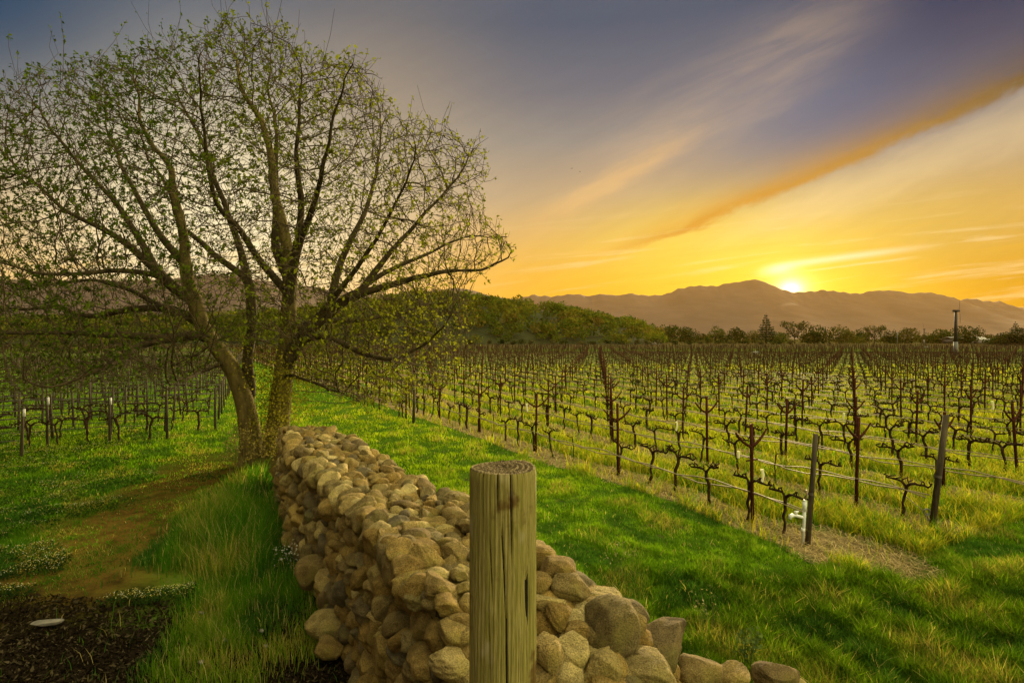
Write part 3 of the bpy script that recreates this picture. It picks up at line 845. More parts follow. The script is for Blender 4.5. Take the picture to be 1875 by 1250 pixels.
def big_tree():
    rng = np.random.default_rng(17)
    root_loc = px(485, 0, TY); root_loc.z = 0
    root = empty("spreading_tree", root_loc)
    tag(root, "wide spreading multi stemmed tree with fresh spring leaves at the wall's far end", "tree")
    ro = np.array(root_loc)
    nodes, par, minr, limb_nodes = [], [], [], []
    for li, (pl, dep, r0, pts) in enumerate(LIMBS):
        P = []
        if pl >= 0:
            px0 = pts[0]
            # start on the parent limb at the nearest node
            best = min(limb_nodes[pl], key=lambda q: (nodes[q][0] - px(px0[0], px0[1], nodes[q][1]).x) ** 2 + (nodes[q][2] - px(px0[0], px0[1], nodes[q][1]).z) ** 2)
            sy = nodes[best][1]
        else:
            best = -1; sy = TY + (.12 if li == 0 else -.05)
        ctrl = []
        L = len(pts)
        for i, (a, b_) in enumerate(pts):
            f = (i / (L - 1)) ** 1.15
            Y = sy + dep * f + (rng.normal() * .06 if 0 < i else 0)
            p = px(a, b_, Y)
            if li in (0, 2) and i == 0: p.z = -.15
            ctrl.append(np.array(p))
        if best >= 0: ctrl[0] = np.array(nodes[best])
        # smooth resample
        d = np.concatenate([[0], np.cumsum([np.linalg.norm(ctrl[i + 1] - ctrl[i]) for i in range(L - 1)])])
        n = max(3, int(d[-1] / .16)); s = np.linspace(0, d[-1], n)
        C = np.stack([np.interp(s, d, [c_[k] for c_ in ctrl]) for k in range(3)], 1)
        for _ in range(2): C[1:-1] = .25 * C[:-2] + .5 * C[1:-1] + .25 * C[2:]
        C[2:] += np.cumsum(rng.normal(size=(n - 2, 3)) * .034, 0) * np.linspace(0, 1, n - 2)[:, None]
        ids = []
        prev = best
        for i in range(n):
            if i == 0 and best >= 0:
                ids.append(best); continue
            nodes.append(C[i]); par.append(prev); minr.append(max(.012, r0 * (1 - .93 * (i / n) ** .72))); prev = len(nodes) - 1; ids.append(prev)
        limb_nodes.append(ids)
    nl = len(nodes)
    # crown volume
    att = []
    while len(att) < 16500:
        a, b_ = rng.uniform(-150, 930), rng.uniform(40, 745)
        if not inside(OUTLINE, a, b_): continue
        ex = ((a - 420) / 560) ** 2 + ((b_ - 480) / 480) ** 2
        half = 3.4 * math.sqrt(max(.12, 1 - ex))
        Y = TY + rng.uniform(-half, half)
        if 640 < b_ and 380 < a < 560: continue
        att.append(np.array(px(a, b_, Y)))
    att = np.array(att); alive = np.ones(len(att), bool)
    D, KILL, INF = .135, .18, 2.0
    for it in range(60):
        kd = kdtree.KDTree(len(nodes))
        for i, p in enumerate(nodes): kd.insert(p, i)
        kd.balance()
        pull = {}
        for ai in np.nonzero(alive)[0]:
            co, ni, ds = kd.find(att[ai])
            if ds < KILL: alive[ai] = False; continue
            if ds < INF:
                v_ = (att[ai] - nodes[ni]) / ds
                if ni in pull: pull[ni] += v_
                else: pull[ni] = v_.copy()
        if not pull: break
        for ni, v_ in pull.items():
            v_ = v_ / (np.linalg.norm(v_) + 1e-9)
            if par[ni] >= 0:
                back = nodes[ni] - nodes[par[ni]]; back = back / (np.linalg.norm(back) + 1e-9)
                out = nodes[ni] - np.array([root_loc.x, TY, 2.2]); out /= np.linalg.norm(out) + 1e-9
                v_ = v_ + back * .30 + out * .42 + np.array([0, 0, .12]) + rng.normal(size=3) * .38
            v_ /= np.linalg.norm(v_) + 1e-9
            nodes.append(nodes[ni] + v_ * D); par.append(ni); minr.append(0.0)
    N = len(nodes); P = np.array(nodes); par = np.array(par)
    ch = [[] for _ in range(N)]
    for i in range(N):
        if par[i] >= 0: ch[par[i]].append(i)
    EXP = 2.7; TIP = .0052
    rad = np.zeros(N); acc = np.zeros(N)
    for i in range(N - 1, -1, -1):
        rad[i] = TIP if not ch[i] else acc[i] ** (1 / EXP)
        rad[i] = min(rad[i], .16)
        rad[i] = max(rad[i], minr[i])
        if par[i] >= 0: acc[par[i]] += rad[i] ** EXP
    for i in range(nl):
        rad[i] = max(min(rad[i], minr[i] * 1.25 + .004), minr[i])
    # chains: each carries on into its thickest child
    trunk, limb, fine = MB(), MB(), MB()
    used = np.zeros(N, bool)
    starts = [i for i in range(N) if par[i] < 0]
    stack = list(starts)
    while stack:
        s = stack.pop(); chain = [s] if par[s] < 0 else [par[s], s]; cur = s
        while ch[cur]:
            c_ = sorted(ch[cur], key=lambda q: -rad[q])
            stack.extend(c_[1:]); cur = c_[0]; chain.append(cur)
        R = rad[chain].copy()
        if par[s] >= 0: R[0] = min(R[0], R[1] * 1.15)
        Pt = P[chain] - ro
        if par[s] < 0:      # flare at the foot
            R = R * (1 + .55 * np.exp(-np.clip(Pt[:, 2] + .1, 0, None) / .28))
        big = R.max()
        if len(chain) > 4: Pt[1:-1] = .2 * Pt[:-2] + .6 * Pt[1:-1] + .2 * Pt[2:]
        tgt, sd = (trunk, 14) if par[s] < 0 else ((limb, 7) if big > .03 else (fine, 4 if big > .012 else 3))
        tgt.tube(Pt, R, sd, False)
    trunk.build("trunk", m_bark, root, True)
    limb.build("limbs", m_limb, root, True)
    # twigs
    thin = np.array([i for i in range(N) if rad[i] < .022])
    tips = np.array([i for i in range(N) if not ch[i]])
    # how leafy: more on the left and top, sparse to the right
    src = np.concatenate([tips, rng.choice(thin, int(len(thin) * .3), replace=False)])
    m_ = len(src)
    dirn = P[src] - P[np.maximum(par[src], 0)]; dirn /= np.linalg.norm(dirn, axis=1)[:, None] + 1e-9
    dirn = dirn * .8 + rng.normal(size=(m_, 3)) * .62 + np.array([0, 0, .28]); dirn /= np.linalg.norm(dirn, axis=1)[:, None]
    ln = rng.uniform(.12, .34, m_)
    top = P[src][:, 2] > 8.6; ln[top] *= 1.3; long_ = rng.random(m_) < np.where(top, .09, .03); ln[long_] *= rng.uniform(1.6, 3.6, long_.sum()); dirn[long_] = dirn[long_] * .6 + np.array([0, 0, .8])
    d2 = dirn + rng.normal(size=(m_, 3)) * .35 + np.array([0, 0, .18]); d2 /= np.linalg.norm(d2, axis=1)[:, None]
    p0 = P[src] - ro; p1 = p0 + dirn * ln[:, None] * .5; p2 = p1 + d2 * ln[:, None] * .5
    V, Q = many_tubes(np.stack([p0, p1, p2], 1), np.tile([.0056, .0046, .0032], (m_, 1)), 3)
    fine.raw(V, Q)
    fine.build("twigs", m_twig, root)
    # leaves in small clusters at and along the twigs
    Cs, Ts, Ss = [], [], []
    pxx = p2[:, 0] + ro[0]; pxx = pxx / (p2[:, 1] + ro[1]) * F + 937; pyy = HZ - (p2[:, 2] - CAMH) / (p2[:, 1] + ro[1]) * F
    leafy = np.clip(1.05 - (pxx - 250) / 900, .35, 1.1)
    leafy *= np.where((pyy > 560) & (pxx > 560), 1.25, 1.0)
    clump = .5 + .5 * np.sin(p2[:, 0] * 1.9 + 2 * np.sin(p2[:, 2] * 1.3)) * np.sin(p2[:, 2] * 2.1 + p2[:, 1] * 1.6)
    leafy *= np.where(clump > .5, 1.75, .35)
    leafy *= 1 - .62 * np.exp(-((pxx - 430) / 230) ** 2 - ((pyy - 420) / 130) ** 2)
    for _ in range(6):
        k = rng.random(m_) < leafy * .80
        f = rng.uniform(.35, 1.1, k.sum())[:, None]
        c_ = p1[k] + (p2[k] - p1[k]) * f + rng.normal(size=(k.sum(), 3)) * .025
        Cs.append(c_)
        x_ = pxx[k]; y_ = pyy[k]
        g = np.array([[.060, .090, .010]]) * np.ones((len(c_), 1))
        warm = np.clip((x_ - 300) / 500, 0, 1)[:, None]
        g = g * (1 - warm) + np.array([[.17, .175, .018]]) * warm  # leaves darker on the left, the light from the right put into colour
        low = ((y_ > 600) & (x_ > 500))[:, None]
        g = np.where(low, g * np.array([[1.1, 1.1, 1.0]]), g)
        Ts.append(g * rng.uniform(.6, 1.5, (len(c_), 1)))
        Ss.append(np.full(len(c_), .037))
    # sprouts clothing the two stems
    for (xa, ya, n_, sx, sy) in ((503, 765, 2100, 20, 75), (470, 800, 420, 20, 50), (530, 720, 800, 30, 45), (505, 690, 800, 34, 34), (470, 640, 420, 60, 40), (545, 620, 700, 70, 50)):
        a = xa + rng.normal(size=n_) * sx; b_ = ya + rng.normal(size=n_) * sy * .6; Yy = TY - .35 + rng.normal(size=n_) * .35
        C = np.stack([(a - 937.5) / F * Yy, Yy, CAMH - (b_ - HZ) / F * Yy], 1) - ro
        C = C[C[:, 2] > .1]
        Cs.append(C); Ts.append(np.array([[.16, .15, .018]]) * rng.uniform(.6, 1.5, (len(C), 1))); Ss.append(np.full(len(C), .024))
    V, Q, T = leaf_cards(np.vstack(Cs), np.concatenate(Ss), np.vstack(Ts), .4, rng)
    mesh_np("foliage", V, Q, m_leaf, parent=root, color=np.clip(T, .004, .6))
    print("tree nodes", N, "twigs", m_, "leaves", len(V) // 4, "dead attractors", (~alive).sum())
big_tree()

# ------------------------------------------------------------------ vineyard
ORD = ["first", "second", "third", "fourth", "fifth", "sixth", "seventh", "eighth", "ninth", "tenth"]
YAW = AV + math.pi / 2      # local x runs along the row, away from the viewer

def vine_shapes(seed, young=False, low=False):
    """dormant vine: crooked trunk, two cordon arms with pruned spurs; local x along the row"""
    rng = np.random.default_rng(seed)
    tr, co = MB(), MB()
    h = .57 + rng.normal() * .03
    k = 7; z = np.linspace(-.06, h, k)
    ox = np.cumsum(rng.normal(size=k) * .022); oy = np.cumsum(rng.normal(size=k) * .018); ox -= ox[0]; oy -= oy[0]
    r0 = .011 if young else rng.uniform(.021, .030)
    R = r0 * np.array([1.25, 1.0, .95, .92, .98, 1.1, 1.3])
    if not low: R = R * (1 + .12 * rng.normal(size=k))
    P = np.stack([ox, oy, z], 1)
    tr.tube(P, R, 5 if low else 9, True)
    hx, hy = ox[-1], oy[-1]
    for sgn in (-1, 1):
        if young and sgn < 0: continue
        L = rng.uniform(.27, .42); n = 6
        s = np.linspace(0, 1, n)
        ax = hx + sgn * L * s; az_ = h + .055 * np.sin(np.minimum(s * 2.2, 1) * 1.57) * rng.uniform(.3, 1.2) + np.cumsum(rng.normal(size=n) * .014)
        ay = hy + np.cumsum(rng.normal(size=n) * .016)
        az_[0] = h - .02; ay[0] = hy
        A = np.stack([ax, ay, az_], 1)
        co.tube(A, r0 * np.linspace(.95, .55, n) * (1 + .15 * rng.normal(size=n)), 4 if low else 7, True)
        for q_ in range(1, n):
            if rng.random() < .18: continue
            b0 = A[q_]; bl = rng.uniform(.035, .085)
            B = [b0, b0 + np.array([rng.normal() * .02, rng.normal() * .03, bl * .5]), b0 + np.array([rng.normal() * .04, rng.normal() * .05, bl])]
            co.tube(B, [r0 * .55, r0 * .42, r0 * .46], 3 if low else 5, True)
            if not low and rng.random() < .4:
                co.tube([B[1], B[1] + np.array([rng.normal() * .04, rng.normal() * .04, .05])], [r0 * .4, r0 * .36], 5, True)
    return tr, co

def merged(*mbs):
    o = MB()
    for m_ in mbs:
        V = np.vstack(m_.V); o.raw(V, np.vstack(m_.Q) if m_.Q else None, np.vstack(m_.T) if m_.T else None)
    return o
def arrays(mb):
    return np.vstack(mb.V), (np.vstack(mb.Q) if mb.Q else np.zeros((0, 4), int)), (np.vstack(mb.T) if mb.T else np.zeros((0, 3), int))

def stake_shapes(seed, low=False):
    """rusty steel stake with two curved arms across the row and a short lower bar; local y across the row"""
    rng = np.random.default_rng(seed)
    post, arms, bar = MB(), [], MB()
    sd = 4 if low else 7
    post.tube([(0, 0, -.1), (.004, .002, .5), (0, 0, 1.0), (0, 0, 1.47)], [.030, .028, .027, .027], sd, True)
    for sgn in (-1, 1):
        a = MB(); s = np.linspace(0, 1, 5)
        y = sgn * (.02 + .32 * s); z = 1.13 + .10 * s + .13 * s * s
        a.tube(np.stack([s * 0, y, z], 1), np.linspace(.024, .015, 5), 4 if low else 6, True)
        arms.append(a)
    bar.tube([(0, -.12, .93), (0, .12, .93)], [.012, .012], 4 if low else 6, True)
    return post, arms, bar

def in_view(P, m=.17):
    if P[1] < 3: return False
    ux = (P[0]) / P[1] * F / 937.5
    return abs(ux) < 1 + m + .6 / P[1]

def row_end(k): return 5.44 - .42 * (k - 1)

vines, stakes, posts = [], [], []     # (distance, x, y, yaw, block, row, index)
for k in range(0, 56):
    n = 6.5 if k == 0 else ROW0 + (k - 1) * ROWS
    t0 = (6.40 - .22 * (k - 1)) if k else 19.9
    e = row_end(k) if k else 19.3
    iv = 0; ist = 0
    for j in range(0, 60):
        ts = t0 + j * STEP
        for f in range(4):
            tv = ts + f * STEP / 4 + (.16 if f == 0 else 0) - (STEP * .25 if False else 0)
            nn = n + random.gauss(0, .03); tv += random.gauss(0, .05)
            x, y = tn(tv, nn)[:2]
            iv += 1
            if y < 103 and in_view((x, y)) and random.random() > .13: vines.append((y, x, y, YAW, "R", k, iv))
        x, y = tn(ts, n)[:2]
        ist += 1
        if y < 103 and in_view((x, y)): stakes.append((y, x, y, YAW, "R", k, ist))
    tv = e + .45
    x, y = tn(tv, n)[:2]
    if k in (1, 2): vines.append((y, x, y, YAW, "R", k, 0))
LROWS = []
for j in range(-1, 34):
    if j == -1: t, ne = None, None
    if j == -1: P = pg(38, 838)
    elif j == 0: P = pg(306, 803)
    elif j == 1: P = pg(394, 786)
    else:
        t = 20.6 + (j - 1) * 2.25; P = tn(t, .63 + .08 * (t - 20.4))
    LROWS.append((j, P))
    yaw = AV + math.pi      # rows run away to the left
    for i in range(0, 70):
        x = P[0] - CA * (1.35 * i); y = P[1] - SA * (1.35 * i)
        if in_view((x, y)) and y > 12: posts.append((y, x, y, yaw, "L", j, i))
        for f in (.35, .85):
            xv = P[0] - CA * 1.35 * (i + f) + random.gauss(0, .05); yv = P[1] - SA * 1.35 * (i + f) + random.gauss(0, .05)
            if in_view((xv, yv)) and yv > 12: vines.append((yv, xv, yv, yaw, "L", j, 2 * i + (1 if f < .5 else 2)))

ROWNAME = {0: "short row by the grass track", 1: "front vine row", 2: "second vine row", 3: "third vine row", 4: "fourth vine row", 5: "fifth vine row", 6: "sixth vine row"}
LROWNAME = {-1: "nearest row left of the tree", 0: "second row left of the tree", 1: "third row left of the tree", 2: "fourth row left of the tree", 3: "fifth row left of the tree"}
def label_for(what, blk, row, idx, fallback):
    if blk == "R" and row in ROWNAME and 0 <= idx <= 10:
        if idx == 0: return "%s next to the end post of the %s" % (what, ROWNAME[row])
        return "%s, %s from the near end of the %s" % (what, ORD[idx - 1], ROWNAME[row])
    if blk == "L" and row in LROWNAME and idx <= 10:
        return "%s, %s from the end of the %s" % (what, ORD[max(idx - 1, 0)], LROWNAME[row])
    return fallback

def copy_tree(o, parent=None):
    c_ = o.copy(); COL.objects.link(c_)
    if parent is not None: c_.parent = parent
    for ch_ in o.children: copy_tree(ch_, c_)
    return c_

def place_vines():
    vines.sort(key=lambda q: (not in_view(q[1:3], .01), q[0]))
    full = []
    for s in range(7):
        full.append(vine_shapes(100 + s, young=(s == 6)))
    protos = [None] * 7; small = [None] * 7
    small_mb = [merged(*vine_shapes(100 + s, young=(s == 6), low=True)) for s in range(7)]
    for i, (d, x, y, yaw, blk, row, idx) in enumerate(vines[:300]):
        v_ = random.choice([0, 1, 2, 3, 4, 5, 0, 1, 2, 3, 4, 5, 6])
        if i < 90:
            if protos[v_] is None:
                r = protos[v_] = empty("grapevine", (0, 0, 0))
                full[v_][0].build("trunk", m_vine, r, True); full[v_][1].build("cordon", m_vine, r, True)
            else: r = copy_tree(protos[v_])
        else:
            if small[v_] is None: r = small[v_] = merged(*full[v_]).build("grapevine", m_vine, None, True)
            else:
                r = small[v_].copy(); COL.objects.link(r)
        r.location = (x, y, gzf(x, y)); r.rotation_euler = (0, 0, yaw + random.choice([0, math.pi]))
        s = random.uniform(.9, 1.12); r.scale = (s, s, s * random.uniform(.95, 1.06))
        what = "thin young grapevine" if v_ == 6 else "bare knobbly grapevine"
        fb = "small bare grapevine deep among the back rows" if blk == "R" else "small bare grapevine deep in the left block"
        tag(r, label_for(what, blk, row, idx, fb), "grapevine", "dormant grapevines")
    mb = MB(); arr = [arrays(m_) for m_ in small_mb]
    for (d, x, y, yaw, blk, row, idx) in vines[300:]:
        V, Q, T = arr[random.randrange(6)]
        c_, s_ = math.cos(yaw), math.sin(yaw); th = 1 + max(0, d - 25) / 45.0
        W = np.stack([V[:, 0] * c_ - V[:, 1] * s_ + x, V[:, 0] * s_ + V[:, 1] * c_ + y, V[:, 2] + gzf(x, y)], 1)
        mb.raw(W, Q, T)
    tag(mb.build("distant_grapevines", m_vine), "mass of distant bare grapevines in the back rows", "grapevines", kind="stuff")
    print("vines", len(vines), "stakes", len(stakes), "posts", len(posts))
place_vines()

def place_stakes():
    stakes.sort(key=lambda q: (not in_view(q[1:3], .01), q[0]))
    post, arms, bar = stake_shapes(1)
    root = None; small = None
    for i, (d, x, y, yaw, blk, row, idx) in enumerate(stakes[:300]):
        if i < 80:
            if root is None:
                r = root = empty("trellis_stake", (0, 0, 0))
                post.build("post", m_rust, r, True); bar.build("crossbar", m_rust, r, True)
                for a in arms: a.build("arm", m_rust, r, True)
            else: r = copy_tree(root)
        else:
            if small is None: r = small = merged(post, bar, *arms).build("trellis_stake", m_rust, None, True)
            else: r = small.copy(); COL.objects.link(r)
        r.location = (x, y, gzf(x, y))
        r.rotation_euler = (random.gauss(0, .018), random.gauss(0, .018), yaw)
        s = random.uniform(.95, 1.05); r.scale = (1, 1, s)
        tag(r, label_for("rusty armed stake", blk, row, idx, "small rusty stake with raised arms deep among the back rows"), "trellis stake", "armed trellis stakes")
    lp, la, lb = stake_shapes(1, True)
    V, Q, T = arrays(merged(lp, lb, *la)); mb = MB()
    for (d, x, y, yaw, blk, row, idx) in stakes[300:]:
        c_, s_ = math.cos(yaw), math.sin(yaw)
        mb.raw(np.stack([V[:, 0] * c_ - V[:, 1] * s_ + x, V[:, 0] * s_ + V[:, 1] * c_ + y, V[:, 2] + gzf(x, y)], 1), Q, T)
    tag(mb.build("distant_stakes", m_rust), "mass of distant rusty trellis stakes in the back rows", "trellis stakes", kind="stuff")
place_stakes()

def place_left_posts():
    posts.sort(key=lambda q: (not in_view(q[1:3], .01), q[0]))
    pr = MB(); pr.tube([(0, 0, -.1), (.005, 0, .6), (0, .004, 1.27)], [.038, .034, .032], 7, True)
    sl_ = MB(); sl_.tube([(.035, 0, 1.06), (.035, 0, 1.25)], [.028, .028], 7, True)
    P0 = None
    for i, (d, x, y, yaw, blk, row, idx) in enumerate(posts[:260]):
        sleeve = i < 6 and idx < 3
        if P0 is None: r = P0 = pr.build("row_post", m_endpost, None, True)
        else:
            r = P0.copy(); COL.objects.link(r)
        r.location = (x, y, gzf(x, y)); r.rotation_euler = (random.gauss(0, .03), random.gauss(0, .03), random.uniform(0, 6))
        r.scale = (1, 1, random.uniform(.92, 1.1))
        if sleeve:
            s = sl_.build("sleeve", m_white, r, True)
            r.rotation_euler[2] = 0
        lab = label_for("white sleeved row post" if sleeve else "dark row post", "L", row, idx + 1, "small dark row post deep in the left block")
        tag(r, lab, "post", "row posts of the left block")
    V, Q, T = arrays(pr); mb = MB()
    for (d, x, y, yaw, blk, row, idx) in posts[260:]:
        mb.raw(V + np.array([x, y, gzf(x, y)]), Q, T)
    if len(posts) > 260: tag(mb.build("distant_row_posts", m_endpost), "mass of distant row posts in the left block", "posts", kind="stuff")
place_left_posts()

def lines():
    """drip hoses of the right block and wires of the left block"""
    rng = np.random.default_rng(9)
    for k in range(0, 15):
        n = 6.5 if k == 0 else ROW0 + (k - 1) * ROWS
        t0 = row_end(k) + .05 if k else 19.4
        tv = np.arange(t0, 60, STEP / 8)
        root = empty("drip_hose", tn(t0, n))
        base = np.array(root.location)
        for q_ in range(2):
            z = .44 + .03 * np.sin(tv * 1.9 + q_ * 1.3 + k) + .025 * np.sin(tv * 4.4 + q_ * 2 + k) - .05 * q_
            off = .035 * (q_ * 2 - 1) + .02 * np.sin(tv * 2.3 + q_)
            if k == 1: z[0] = .36; z[1] = .40
            Pp = np.array([tn(a, n + o_, z_) for a, o_, z_ in zip(tv, off, z)])
            keep = Pp[:, 1] < 46
            Pp = Pp[keep]
            if len(Pp) < 3: continue
            mb = MB(); mb.tube(Pp - base, .0085 + .00022 * Pp[:, 1], 5, True); mb.build("hose", m_hose, root, True)
        if k == 0: l_ = "pale pair of drip hoses along the short row by the grass track"
        elif k <= 10: l_ = "pale pair of sagging drip hoses strung along the %s vine row" % ("front" if k == 1 else ORD[k - 1])
        else: l_ = "pale pair of drip hoses strung in the rows farther back"
        tag(root, l_, "drip hose", "drip hoses along the vine rows")
    for j, P in LROWS[:9]:
        root = empty("trellis_wires", (P[0], P[1], 0))
        for h in (.42, .74, 1.12):
            mb = MB(); s = np.linspace(0, 26, 40)
            mb.tube(np.stack([-CA * s, -SA * s, h + .02 * np.sin(s * 2.3 + h * 9)], 1), .009, 4, True)
            mb.build("wire", m_wire, root)
        nm = {-1: "nearest", 0: "second", 1: "third", 2: "fourth", 3: "fifth", 4: "sixth", 5: "seventh", 6: "eighth", 7: "ninth"}[j]
        tag(root, "three dark wires strung along the %s row left of the tree" % nm, "trellis wires", "wires of the left block")
lines()

def row_ends():
    # leaning wooden end posts of the front rows
    for (bx, by, tx, ty, lab, rr) in ((1479, 992, 1494, 794, "dark leaning end post behind the white standpipe", .035), (1707, 962, 1733, 760, "thick dark end post leaning right, with a guy wire", .044)):
        A = pg(bx, by); Y = A.y
        B = px(tx, ty, Y + .1)
        o = empty("end_post", A)
        mb = MB(); mb.tube([Vector((0, 0, -.1)), (B - A) * .5 + Vector((.006, 0, 0)), B - A], [rr * 1.05, rr, rr * .95], 12, True)
        mb.build("timber", m_endpost, o, True)
        cp = MB(); d = (B - A).normalized()
        cp.tube([(B - A) * .44 - d * .02, (B - A) * .44 + d * .02], [rr * 1.12, rr * 1.12], 12, False); cp.build("wire_wrap", m_wire, o, True)
        tag(o, lab, "end post", "end posts of the rows")
    A = pg(757, 776); o = empty("end_post", A); mb = MB(); mb.tube([(0, 0, -.1), (.03, 0, 1.5)], [.05, .045], 9, True); mb.build("timber", m_endpost, o, True)
    tag(o, "slim end post on straw at the short row by the grass track", "end post", "end posts of the rows")
    # guy wire with its ground anchor
    a = px(1632, 880, pg(1632, 945).y + .4); b_ = pg(1698, 940, .12)
    g = empty("guy_wire", b_)
    mb = MB(); mb.tube([a - b_, (a - b_) * .5 + Vector((0, 0, -.03)), Vector((0, 0, 0))], .007, 5); mb.build("cable", m_hose, g)
    mb = MB(); th = np.linspace(0, 2 * math.pi, 14); mb.tube(np.stack([.05 * np.cos(th), 0 * th, .05 * np.sin(th) + .02], 1), .010, 6); mb.tube([(0, 0, .0), (.06, .03, -.16)], .012, 6); mb.build("anchor_eye", m_steel, g, True)
    tag(g, "slack guy wire running down to a ground anchor by the thick end post", "guy wire")
    # white standpipe
    A = pg(1470, 992); Y = A.y
    s = empty("standpipe", A)
    def L(x, y, dy=0.0): return px(x, y, Y + dy) - A
    mb = MB(); mb.tube([L(1470, 996), L(1473, 955), L(1474, 925)], .021, 14); mb.tube([L(1471, 975), L(1471.6, 967)], .025, 14); mb.build("riser", m_white, s, True)
    mb = MB(); mb.tube([L(1473.6, 936), L(1474.2, 918)], .028, 14); mb.tube([L(1474.2, 918), L(1474.3, 915)], [.028, .018], 14); mb.build("cap", m_white, s, True)
    mb = MB(); mb.tube([L(1471, 947), L(1462, 945, -.02), L(1452, 943.5, -.04)], .019, 12); mb.tube([L(1453, 943, -.04), L(1448, 944.5, -.05), L(1446.5, 950, -.05)], [.025, .027, .025], 12); mb.build("outlet", m_white, s, True)
    mb = MB(); mb.tube([L(1458.5, 941, -.03), L(1458.8, 936.5, -.03)], .016, 10); mb.tube([L(1454.5, 936.5, -.03), L(1463, 936.5, -.03)], .010, 8); mb.build("valve_handle", m_white, s, True)
    mb = MB(); mb.tube([L(1475, 915), L(1478, 905), L(1477, 897)], .014, 8); mb.build("feed_tube", m_hose, s, True)
    tag(s, "white plastic irrigation standpipe with side outlet at the front row end", "standpipe")
    # white plastic sleeves and scraps tied among the vines
    for (x, y, Y, hgt, lab) in ((1239, 780, 13.2, .20, "white plastic sleeve hanging in the vines beside a second row stake"),
                           (1352, 832, 10.4, .12, "torn white plastic scrap caught on the second row hose"),
                           (1396, 872, 9.3, .22, "white sleeve tied behind the nearest front row stake"),
                           (1545, 762, 14.8, .18, "white tag on the middle rows above the second row stake"),
                           (1818, 742, 15.6, .22, "white sleeve in the dark vines near the right picture edge"),
                           (965, 746, 16.8, .22, "white sleeve in the front row left of the grass track stakes"),
                           (1573, 752, 15.2, .14, "small white tag fluttering among the middle vine rows")):
        P = px(x, y, Y); mb = MB(); h = hgt / 2
        z = np.linspace(-h, h, 6); r = np.array([.030, .034, .026, .036, .030, .040]) * (.7 + .02 * (x % 7))
        mb.tube(np.stack([.012 * np.sin(z * 22 + x), 0 * z, z], 1), r, 9, False)
        tag(mb.build("plastic_sleeve", m_tube, None, True, P), lab, "plastic sleeve", "white plastic among the vines")
row_ends()

def far_block():
    """the next vineyard block across the field road: brown canes and stakes"""
    rng = np.random.default_rng(44)
    n_ = 7000
    Y = 112 + 130 * rng.random(n_) ** 1.3; X = rng.uniform(-.9, .9, n_) * Y
    t_, q_ = to_tn(X, Y); q_ = np.round(q_ / 2.3) * 2.3
    X = -SA * t_ + CA * q_; Y = CA * t_ + SA * q_
    h = rng.uniform(.9, 1.5, n_)
    P0 = np.stack([X, Y, np.zeros(n_)], 1); P1 = P0 + np.stack([rng.normal(size=n_) * .1, rng.normal(size=n_) * .1, h], 1)
    V, Q = many_tubes(np.stack([P0, P1], 1), np.stack([.045 * np.ones(n_), .03 * np.ones(n_)], 1), 3)
    o = mesh_np("far_vineyard", V, Q, m_vine)
    tag(o, "brown far vineyard block beyond the field road", "vineyard", kind="stuff")
far_block()
